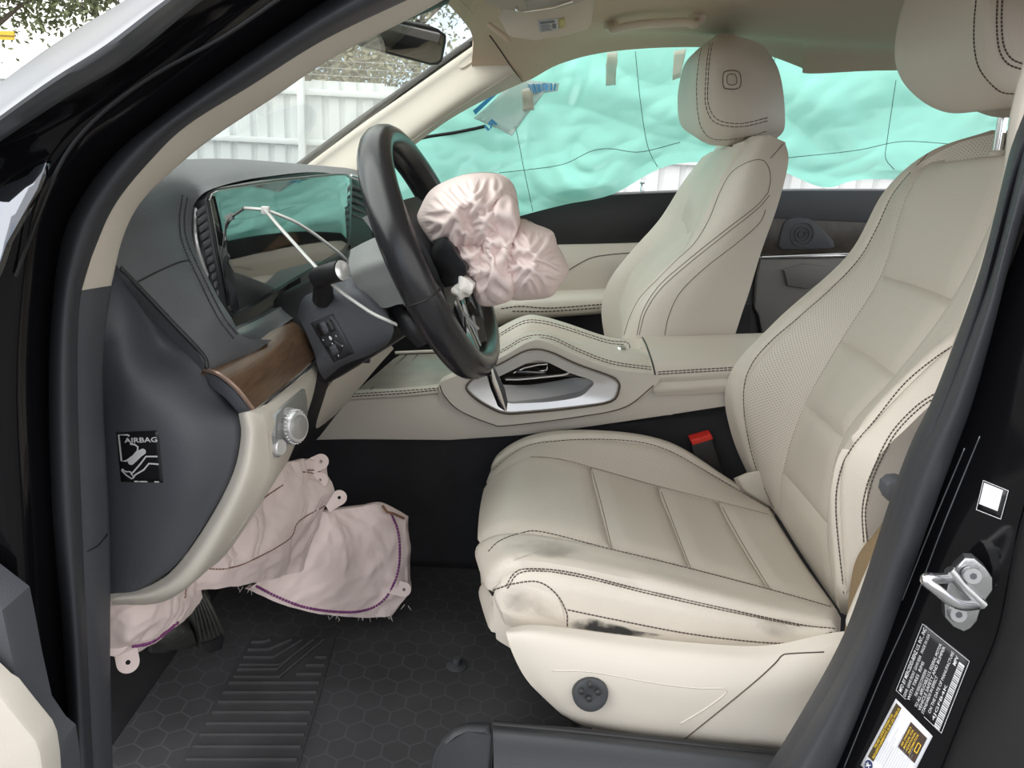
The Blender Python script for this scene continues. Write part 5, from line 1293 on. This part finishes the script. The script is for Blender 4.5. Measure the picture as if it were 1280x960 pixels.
# belt buckle and belt
bk = thing('belt_buckle', 'black seat belt buckle with red button between driver seat and console', 'buckle', (890, 600, .665))
plate('buckle_body', [(864, 556, .655), (890, 549, .655), (897, 570, .655), (906, 600, .655), (880, 610, .655), (870, 580, .655)], BLACKPL, bk, (0, .02, 0), bevel=.003)
plate('release_button', [(863, 550, .652), (889, 543, .652), (892, 549, .652), (866, 557, .652)], RED, bk, (0, .022, 0), bevel=.002)
box('buckle_stalk', W(892, 625, .665) + Vector((0, 0, -.03)), (.02, .012, .16), BLACKPL, bk, bevel=.003)
bl = thing('seat_belt', 'tan seat belt webbing hanging beside the driver seat and the right pillar', 'seat belt', (1080, 760, .1))
patch('webbing', [[(1118, 632, .10), (1128, 634, .085), (1140, 636, .07)], [(1098, 660, .10), (1112, 660, .085), (1130, 660, .07)], [(1072, 695, .10), (1090, 697, .085), (1112, 700, .07)], [(1063, 730, .10), (1080, 733, .085), (1100, 736, .07)], [(1058, 775, .10), (1070, 778, .085), (1085, 782, .07)], [(1050, 820, .10), (1062, 824, .085), (1075, 828, .07)]], BELT, bl, 4, 6, Vector((.003, .003, 0)))
plate('belt_guide', [(1107, 618, .09), (1109, 607, .09), (1117, 601, .09), (1128, 600, .09), (1140, 604, .09), (1135, 630, .09), (1122, 633, .09), (1112, 628, .09)], DARK, bl, (0, .015, 0), bevel=.003)
plate('cream_guide_cover', [(922, 597, .60), (938, 590, .60), (950, 588, .60), (968, 625, .60), (962, 634, .60), (930, 612, .60)], CREAMPL, seat, (0, .02, -.01), bevel=.003)

# ================================================================== knee airbag
kb = thing('airbag', 'deflated pink knee airbag hanging below the dashboard over the pedals', 'airbag', (380, 700, .34))
THK = Vector((.002, .012, -.002))
k2 = patch('right_panel', [
    [(375, 640, .42), (402, 640, .43), (422, 637, .44), (448, 634, .455), (474, 631, .47), (506, 648, .49)],
    [(360, 672, .40), (390, 670, .41), (418, 670, .42), (448, 668, .44), (480, 668, .46), (508, 690, .48)],
    [(342, 702, .38), (378, 704, .39), (412, 706, .405), (444, 708, .43), (478, 712, .455), (511, 722, .47)],
    [(322, 726, .36), (362, 736, .375), (402, 742, .39), (438, 745, .42), (474, 745, .45), (510, 744, .46)],
    [(306, 734, .355), (346, 752, .365), (388, 764, .38), (430, 770, .41), (462, 771, .44), (490, 768, .455)]], AIRBAG, kb, 14, 14, THK, fn=crumple(.0075, 13, 3))
k1 = patch('front_flap', [
    [(268, 655, .19), (300, 615, .24), (335, 590, .31), (365, 577, .37), (400, 576, .42)],
    [(258, 680, .185), (295, 648, .225), (335, 624, .295), (372, 604, .36), (410, 602, .41)],
    [(245, 702, .18), (288, 680, .215), (334, 658, .28), (374, 638, .345), (406, 628, .40)],
    [(239, 722, .18), (284, 710, .21), (328, 695, .27), (366, 676, .335), (396, 648, .39)],
    [(237, 737, .19), (275, 733, .21), (314, 727, .26), (346, 721, .32), (371, 714, .36)]], AIRBAG, kb, 14, 14, THK, fn=crumple(.007, 15, 9))
k3 = patch('left_panel', [
    [(128, 748, .10), (160, 746, .105), (190, 738, .12), (216, 728, .15), (242, 722, .19)],
    [(130, 775, .09), (162, 774, .095), (192, 766, .115), (220, 756, .15), (242, 748, .19)],
    [(132, 798, .09), (158, 800, .095), (186, 792, .115), (214, 776, .15), (236, 764, .185)],
    [(134, 815, .10), (152, 822, .105), (175, 810, .12), (200, 794, .15), (224, 776, .18)]], AIRBAG, kb, 12, 12, THK, fn=crumple(.006, 20, 13))
kt = bvh([k1, k2, k3])
vs, fs = join_geo(sum([seam_geo(kt, l, .0008, 4, .4, True) for l in [[(241, 708), (279, 711), (313, 701), (361, 674), (373, 652), (406, 632)], [(272, 665), (320, 629), (354, 606)], [(232, 712), (233, 728), (231, 748)], [(378, 590), (392, 592), (403, 600)], [(405, 628), (418, 634)], [(384, 588), (396, 588), (404, 594)]]], []))
link('brown_stitching', vs, fs, STITCHB, kb)['kind'] = 'stuff'
pu = [[(488, 641), (496, 660), (499, 680), (499, 702), (495, 722), (487, 740), (475, 754), (458, 762), (437, 765), (405, 763), (375, 757), (345, 745), (316, 730)], [(165, 807), (185, 804), (205, 792), (222, 778)]]
vs, fs = join_geo(sum([seam_geo(kt, l, .0019, 4, .3, True) for l in pu], []))
link('purple_stitching', vs, fs, STITCHP, kb)['kind'] = 'stuff'
def tab(px, py, Y, ang, r=.0105):
    c = W(px, py, Y); n = (EYE - c).normalized(); x = Vector((1, 0, 0)); x = (x - n * x.dot(n)).normalized(); z = n.cross(x)
    d = x * math.cos(ang) - z * -math.sin(ang); s = n.cross(d)
    out = []; inn = []
    for k in range(24):
        a = 2 * math.pi * k / 24
        p = c + (d * math.cos(a) + s * math.sin(a)) * r
        if math.cos(a) < -.2: p = c - d * r * 2.0 + s * math.copysign(r * (1.0 if abs(math.sin(a)) > .5 else .4), math.sin(a))
        out.append(p); inn.append(c + (d * math.cos(a) + s * math.sin(a)) * r * .22)
    vs = out + inn + [p - n * .002 for p in out] + [p - n * .002 for p in inn]; fs = []
    for k in range(24):
        j = (k + 1) % 24
        fs += [(k, j, 24 + j, 24 + k), (48 + j, 48 + k, 72 + k, 72 + j), (j, k, 48 + k, 48 + j), (24 + k, 24 + j, 72 + j, 72 + k)]
    auto(link('mounting_tab', vs, fs, AIRBAG, kb), 40)
for a in ((401, 577, .41, .5), (424, 622, .425, .6), (505, 737, .455, -.2), (160, 828, .10, -1.2), (143, 806, .095, -2.2), (400, 600, .40, .2)): tab(*a)
for pts in ([(478, 632, .465), (484, 640, .46), (492, 642, .465), (505, 648, .478)],): tube('torn_edge', pts, .002, STITCHB, kb, 5)
fr_ = []
rq = random.Random(4)
for bx, by, n_ in ((470, 768, 14), (318, 733, 8), (430, 771, 5), (498, 757, 6)):
    for _ in range(n_):
        x = bx + rq.uniform(-22, 22); y = by + rq.uniform(-2, 3)
        fr_.append(tube_geo([W(x, y, .43), W(x + rq.uniform(-5, 4), y + rq.uniform(3, 9), .43)], .0004, 4))
v, f = join_geo(fr_); o = link('frayed_threads', v, f, AIRWHITE, kb); o['kind'] = 'stuff'

# ================================================================== pedals and mat
pd = thing('brake_pedal', 'dusty black rubber pedal below the knee airbag', 'pedal', (255, 790, .30))
patch('pedal_boot', [[(236, 742, .24), (246, 735, .26), (258, 735, .27)], [(242, 765, .24), (254, 760, .25), (266, 758, .27)], [(247, 790, .245), (262, 784, .255), (276, 778, .275)], [(250, 812, .26), (266, 808, .265), (282, 796, .28)]], DUST, pd, 6, 6, Vector((-.03, .03, -.01)), fn=crumple(.002, 60, 2))
for k in range(6): tube('boot_rib', [(240 + k * 3, 742, .238), (246 + k * 4.5, 768, .236), (252 + k * 5.5, 800 - k * 1.5, .245)], .0016, DUST, pd, 5, n=3)
tube('pedal_arm', [(248, 735, .27), (225, 660, .30)], .012, BLACKPL, pd, 8)
plate('pedal_pad', [(252, 806, .25), (268, 803, .255), (282, 794, .27), (279, 812, .27), (262, 818, .255)], BLACKPL, pd, (-.01, .01, 0), bevel=.003)
fp = thing('foot_rest', 'brown dusty foot rest left of the pedal, half under the pink airbag', 'foot rest', (215, 800, .26))
patch('rest_pad', [[(196, 782, .22), (215, 772, .23), (238, 775, .25)], [(192, 800, .22), (215, 795, .222), (242, 792, .24)], [(190, 815, .24), (218, 815, .24), (246, 806, .26)]], DUST, fp, 6, 6, Vector((-.02, .03, -.02)), fn=crumple(.003, 40, 6))
fm = thing('floor_mat', 'black rubber floor mat with ridged heel pad in the driver footwell', 'floor mat', WZ(420, 860, FLOORZ))
def z_(a, b, h=.004): return WZ(a, b, FLOORZ + h)
def hexmat():
    m = M('hex_rubber_mat', (.045, .045, .049), .8, bump=.3, bscale=1200, var=.3, vscale=7)
    nt = m.node_tree; b = nt.nodes['Principled BSDF']; t = nt.nodes.new('ShaderNodeTexCoord')
    s = nt.nodes.new('ShaderNodeSeparateXYZ'); nt.links.new(t.outputs['Object'], s.inputs[0])
    K = 30.0
    def hexd(ox, oy):
        x = mathn(nt, 'SUBTRACT', mathn(nt, 'FRACT', mathn(nt, 'ADD', mathn(nt, 'MULTIPLY', s.outputs['X'], K), ox)), .5)
        y = mathn(nt, 'MULTIPLY', mathn(nt, 'SUBTRACT', mathn(nt, 'FRACT', mathn(nt, 'ADD', mathn(nt, 'MULTIPLY', s.outputs['Y'], K / 1.732), oy)), .5), 1.732)
        ax_ = mathn(nt, 'ABSOLUTE', x); ay_ = mathn(nt, 'ABSOLUTE', y)
        return mathn(nt, 'MAXIMUM', ax_, mathn(nt, 'ADD', mathn(nt, 'MULTIPLY', ax_, .5), mathn(nt, 'MULTIPLY', ay_, .866)))
    d = mathn(nt, 'MINIMUM', hexd(0, 0), hexd(.5, .5))
    h = mathn(nt, 'GREATER_THAN', d, .465)
    bp = nt.nodes.new('ShaderNodeBump'); bp.inputs['Strength'].default_value = .8; bp.inputs['Distance'].default_value = .003
    mx = nt.nodes.new('ShaderNodeMix'); mx.data_type = 'RGBA'; nt.links.new(mathn(nt, 'MULTIPLY', h, .35), mx.inputs['Factor']); src = b.inputs['Base Color'].links[0].from_socket
    nt.links.new(src, mx.inputs['A']); mx.inputs['B'].default_value = (.11, .11, .12, 1); nt.links.new(mx.outputs['Result'], b.inputs['Base Color'])
    nt.links.new(h, bp.inputs['Height']); old = b.inputs['Normal'].links[0].from_socket; nt.links.new(old, bp.inputs['Normal']); nt.links.new(bp.outputs['Normal'], b.inputs['Normal'])
    return m
HEXM = hexmat()
plate('mat_sheet', [Vector((x, y, FLOORZ + .006)) for x, y in ((-.46, .10), (-.2, .08), (.12, .09), (.15, .2), (.14, .55), (.10, .66), (-.35, .66), (-.46, .60))], HEXM, fm, (0, 0, -.008), bevel=.003)
pad = plate('heel_pad', [z_(314, 796, .008), z_(420, 796, .008), z_(400, 870, .008), z_(372, 962, .008), z_(362, 1000, .008), z_(198, 1000, .008), z_(222, 962, .008), z_(272, 870, .008)], MATM, fm, (0, 0, -.004), bevel=.002)
def edgeL(y): return 314 - (y - 796) * (92 / 166) + 4
def edgeR(y): return 420 - (y - 796) * (48 / 166) - 4
ys = [822, 832, 843, 854, 866, 878, 891, 905, 919, 934, 950, 966]
for k, y in enumerate(ys):
    if k < 3: x0 = 372 + (22 - 12 * k); x1 = edgeR(y)
    else: x0 = edgeL(y); x1 = edgeR(y)
    if x1 - x0 < 8: continue
    tube('ridge', [z_(x0, y, .009), z_((x0 + x1) / 2, y, .009), z_(x1, y, .009)], .0028, MATM, pad, 6, flat=1)
for k in range(4):
    y = 803 + 9.5 * k; x = 336 + 1 * k
    P = [(edgeL(y) + 1, y), (326 + 8 * k, y), (350 + 14 * k, 800)] if k else [(edgeL(y), y), (328, y), (338, 800)]
    tube('ridge', [z_(a, b, .009) for a, b in P], .0026, MATM, pad, 6)
    P = [(edgeL(y + 14) + 1, y + 15), (340 + 3 * k, y + 15), (362 + 14 * k, 800)]
    if k > 1: tube('ridge', [z_(a, b, .009) for a, b in P], .0026, MATM, pad, 6)
kb_ = lathe('fixing_knob', z_(571, 833, .006), (0, 0, 1), [(.015, 0), (.015, .002), (.012, .004), (.006, .005), (.006, .012), (.005, .014)], M('grey_knob', (.05, .055, .06), .5), fm, 20)
# sill cover at the bottom
so = sroot('trim_4', '', '', W(700, 930, .05))
for a in ('label', 'category'): del so[a]
plate('sill_cap', [(528, 1010, .05), (541, 945, .05), (550, 925, .055), (566, 911, .06), (582, 906, .06), (612, 906, .06), (614, 920, .05), (612, 1010, .045)], SILLM, so, (0, .05, -.04), bevel=.008, seg=3)
sl = patch('sill_cover', [[(616, 906, .075), (720, 916, .075), (850, 930, .075), (1010, 948, .075)], [(616, 916, .06), (720, 926, .06), (850, 940, .06), (1010, 960, .06)], [(617, 950, .05), (720, 958, .05), (850, 968, .05), (1010, 985, .05)], [(617, 1010, .03), (720, 1015, .03), (850, 1020, .03), (1010, 1030, .03)]], SILLM, so, 6, 6, Vector((0, .04, -.04)))
tube('sill_lip', [(616, 906, .078), (720, 915, .078), (850, 929, .078), (1000, 946, .078)], .004, BLACKPL, so, 8)
patch('seat_side_carpet', [[Vector((.0, .12, .72)), Vector((.0, .12, FLOORZ))], [Vector((.2, .12, .72)), Vector((.2, .12, FLOORZ))], [Vector((.5, .12, .72)), Vector((.5, .12, FLOORZ))]], CARPET, so, 4, 4, Vector((0, .02, 0)))

# ================================================================== overhead things
mi = thing('rear_view_mirror', 'dark rear view mirror hanging at the top of the windscreen', 'mirror', (508, 50, .72))
MN = Vector((.77, -.58, -.30)).normalized(); MP = W(505, 55, .72)
mg = [(457, 49), (460, 42), (491, 30), (500, 29), (548, 40), (555, 46), (551, 74), (546, 78), (538, 79), (472, 61), (459, 57)]
mh = [(452, 50), (456, 39), (490, 26), (500, 25), (550, 37), (559, 44), (559, 52), (554, 77), (548, 82), (540, 82.5), (470, 64), (455, 60)]
plate('mirror_housing', [plane_hit(a, b, MP, MN) for a, b in mh], BLACKPL, mi, -MN * .03, bevel=.004)
plate('mirror_glass', [plane_hit(a, b, MP + MN * .001, MN) for a, b in mg], M('dark_mirror', (.2, .19, .17), .04, 1), mi, -MN * .004, bevel=.001)
tube('mirror_arm', [(500, 45, .76), (480, 30, .84), (470, 5, .86)], .010, BLACKPL, mi, 8)
vi = thing('sun_visor', 'beige folded passenger sun visor with small warning label', 'sun visor', (680, 30, 1.0))
vb = plate('visor_panel', [(624, 24, 1.05), (634, 44, 1.06), (641, 48, 1.06), (668, 52, 1.06), (700, 47, 1.06), (734, 38, 1.06), (739, 30, 1.05), (744, -5, .98), (745, -30, .95), (640, -40, .95)], M('visor_vinyl', (.72, .65, .55), .7, bump=.2), vi, (0, .015, .01), bevel=.005)
tube('visor_hinge', [(610, 30, 1.06), (632, 46, 1.06), (636, 52, 1.07)], .005, HEADL, vi, 8)
vl_ = decal('warning_label', [vb], [(672, 25), (697, 22), (698, 37), (675, 40)], WHITELAB, vi, .001, 3)
flatprint('warning_print', [vb], [(672, 25), (697, 22), (698, 37), (675, 40)], [rect(.1, .12, .85, .3)] + [rect(.1, .4 + .14 * k, .55 + .1 * (k % 2), .46 + .14 * k) for k in range(4)] + [rect(.7, .4, .9, .8)], M('grey_print', (.2, .22, .24), .6), vi, .0022)
decal('yellow_label', [vb], [(698, 23), (706, 21), (707, 33), (699, 36)], M('pale_yellow', (.6, .55, .25), .5), vi, .001, 3)
oc = thing('overhead_console', 'grey overhead console panel with chrome trimmed light at the roof front', 'console', (640, 5, .9))
ob = plate('console_panel', [(592, -30, .9), (598, -2, .92), (610, 6, .94), (630, 12, .95), (652, 16, .95), (700, 12, .95), (735, 2, .93), (740, -30, .9)], M('greige_plastic', (.56, .52, .45), .5), oc, (0, .03, .02), bevel=.006)
plate('light_lens', [(656, 2, .935), (668, -2, .935), (718, -8, .93), (714, 2, .935), (690, 8, .938), (660, 12, .94)], M('lamp_lens', (.5, .5, .45), .15), oc, (0, .01, 0), bevel=.002)
tube('chrome_trim', [(655, 14, .935), (690, 9, .935), (716, 1, .932)], .0022, CHROME, oc, 6)
box('console_button', W(646, 11, .94), (.006, .004, .009), CHROME, oc, bevel=.001)
gh = thing('grab_handle', 'beige roof grab handle above the passenger window', 'grab handle', (818, 20, 1.27))
ht = bvh([rl]); HP = M('handle_plastic', (.72, .63, .52), .6); hb = []
for k, (x, y) in enumerate([(763, 30), (768, 23), (782, 19), (806, 15), (836, 13), (858, 12), (870, 15), (873, 23)]):
    h_, n_ = onto(ht, x, y); hb.append(h_ + n_ * (.0 if k in (0, 7) else .022))
tube('handle_bar', hb, [.007, .008, .008, .008, .008, .008, .008, .007], HP, gh, 12, n=4)
for x, y in ((765, 29), (872, 20)):
    h_, n_ = onto(ht, x, y); box('handle_foot', h_ + n_ * .004, (.03, .02, .02), HP, gh, bevel=.005)
# ================================================================== striker and labels on the right pillar
stk = thing('door_striker', 'zinc door lock striker bolted to the black right pillar', 'striker', (1205, 750, -.01))
plate('striker_plate', [(1187, 722, -.028), (1196, 708, -.028), (1207, 698, -.03), (1218, 698, -.03), (1232, 710, -.032), (1241, 723, -.033), (1241, 738, -.033), (1232, 752, -.032), (1226, 762, -.032), (1222, 776, -.03), (1214, 786, -.03), (1205, 790, -.03), (1192, 784, -.028), (1181, 772, -.027), (1180, 752, -.027)], STEEL, stk, (.002, .008, 0), bevel=.0015)
lp_ = [(1188, 722, -.03), (1172, 723, -.045), (1160, 722, -.052), (1158, 727, -.054), (1172, 738, -.055), (1190, 752, -.052), (1205, 757, -.045), (1220, 756, -.034)]
tube('striker_loop', lp_, .0040, M('polished_zinc', (.72, .72, .74), .25, 1), stk, 10, n=4)
tube('striker_ridge', [(1186, 712, -.031), (1205, 735, -.034), (1228, 756, -.034)], .004, STEEL, stk, 8)
for x, y, yy in ((1215, 719, -.034), (1197, 767, -.031)):
    nb = W(x, y, yy); ax_ = Vector((-.15, -1, .2))
    b_ = lathe('bolt', nb, ax_, [(.0068, -.002), (.0068, .001), (.006, .0025)], M('bolt_zinc', (.42, .43, .44), .4, .8), stk, 20)
    lathe('bolt_socket', nb + ax_.normalized() * .0026, ax_, [(.0028, -.001), (.0026, .0002)], DARK, b_, 6)
Lq = [(1153, 777), (1214, 826), (1178, 918), (1119, 862)]
# turned so that its reading direction runs up the pillar
Lr = [Lq[3], Lq[0], Lq[1], Lq[2]]
lb1 = decal('certification_label', [pb], [Lq[0], Lq[1], Lq[2], Lq[3]], BLACKP, None, .0006, 8)
tag(lb1, 'black manufacturer certification label with white text and barcode on the right pillar', 'label')
shp = [text2('MFD BY MERCEDES-BENZ U.S. INT., INC', .04, .06, .96, .13, bold=.01)]
for y0, a, b, s in ((.16, .03, .62, 'GVWR  GAWR FRONT  GAWR REAR'), (.24, .03, .58, 'WITH TIRES  RIMS'), (.33, .14, .52, 'THIS VEHICLE CONFORMS'), (.40, .03, .93, 'TO ALL APPLICABLE U.S. FEDERAL MOTOR'), (.47, .03, .93, 'VEHICLE SAFETY AND BUMPER'), (.54, .03, .55, 'STANDARDS IN EFFECT')):
    shp.append(text2(s, a, y0, b, y0 + .05))
shp += [text2('MADE IN USA', .66, .16, .93, .21), text2('ON THE DATE OF MANUFACTURE', .1, .64, .95, .69), text2('MPV', .82, .73, .94, .79, bold=.01), text2('4JGFB4K', .06, .74, .55, .80)]
shp.append(rect(.02, .82, .9, .93))
LN = [(.01, .02, .99, .028), (.01, .972, .99, .98), (.01, .02, .016, .98), (.984, .02, .99, .98)]
shp += [rect(*l) for l in LN]
flatprint('label_print', [pb], Lr, shp, WHITEP, lb1, .0013)
flatprint('barcode', [pb], Lr, [rect(.04 + k * .0275, .825, .04 + k * .0275 + (.007, .012, .009)[k % 3], .925) for k in range(31)], BLACKP, lb1, .0018)
Tq = [(1120, 873), (1166, 920), (1124, 1002), (1076, 956)]
Tr = [Tq[3], Tq[0], Tq[1], Tq[2]]
lb2 = decal('tire_label', [pb], Tq, WHITELAB, None, .0006, 8)
tag(lb2, 'white tire information label with yellow print at the foot of the right pillar', 'label')
flatprint('title_band', [pb], Tr, [rect(.16, .05, .97, .19)], M('dark_brown_print', (.05, .035, .01), .5), lb2, .0013)
flatprint('yellow_title', [pb], Tr, [text2('TIRE AND LOADING INFORMATION', .32, .065, .82, .11, bold=.01), text2('RENSEIGNEMENTS SUR LES PNEUS', .2, .13, .95, .175, bold=.01)], YELLOWP, lb2, .0018)
flatprint('information_box', [pb], Tr, [rect(.55, .48, .93, .92)], M('dark_brown_box', (.05, .03, .02), .5), lb2, .0013)
flatprint('yellow_text', [pb], Tr, [text2(s, .6, .51 + .065 * k, .88, .55 + .065 * k, bold=.01) for k, s in enumerate(('SEE OWNER\'S', 'MANUAL FOR', 'ADDITIONAL', 'INFORMATION'))] + [stroke([(.68, .80), (.80, .80), (.80, .87), (.68, .87), (.68, .80)], .018)], YELLOWP, lb2, .0018)
gl = [rect(.2, .26 + .05 * k, .5 + .12 * ((k * 5) % 3), .265 + .05 * k) for k in range(12)] + [rect(.2, .22, .9, .224), rect(.04, .4, .52, .404)]
flatprint('grey_text_lines', [pb], Tr, gl, M('grey_ink', (.35, .36, .4), .5), lb2, .0013)
flatprint('round_emblem', [pb], Tr, [([(.08 + .065 * math.cos(a * .3927), .14 + .085 * math.sin(a * .3927)) for a in range(16)], [tuple(range(16))])], NAVYP, lb2, .0013)
flatprint('emblem_print', [pb], Tr, [stroke([(.05, .10), (.08, .14), (.11, .18)], .014), stroke([(.11, .10), (.08, .14), (.05, .18)], .014), stroke([(.08, .08), (.08, .14)], .012)], WHITEP, lb2, .0018)
Qq = [(1230, 600), (1262, 613), (1252, 649), (1221, 637)]
lb3 = decal('sticker', [pb], Qq, BLACKP, None, .0006, 4)
tag(lb3, 'small black framed sticker with blank white square on the right pillar', 'sticker')
flatprint('white_square', [pb], Qq, [rect(.06, .06, .80, .78)], WHITEP, lb3, .0013)
flatprint('sticker_border', [pb], Qq, [rect(0, 0, 1, .02), rect(0, .98, 1, 1), rect(0, 0, .02, 1), rect(.98, 0, 1, 1)], WHITEP, lb3, .0013)
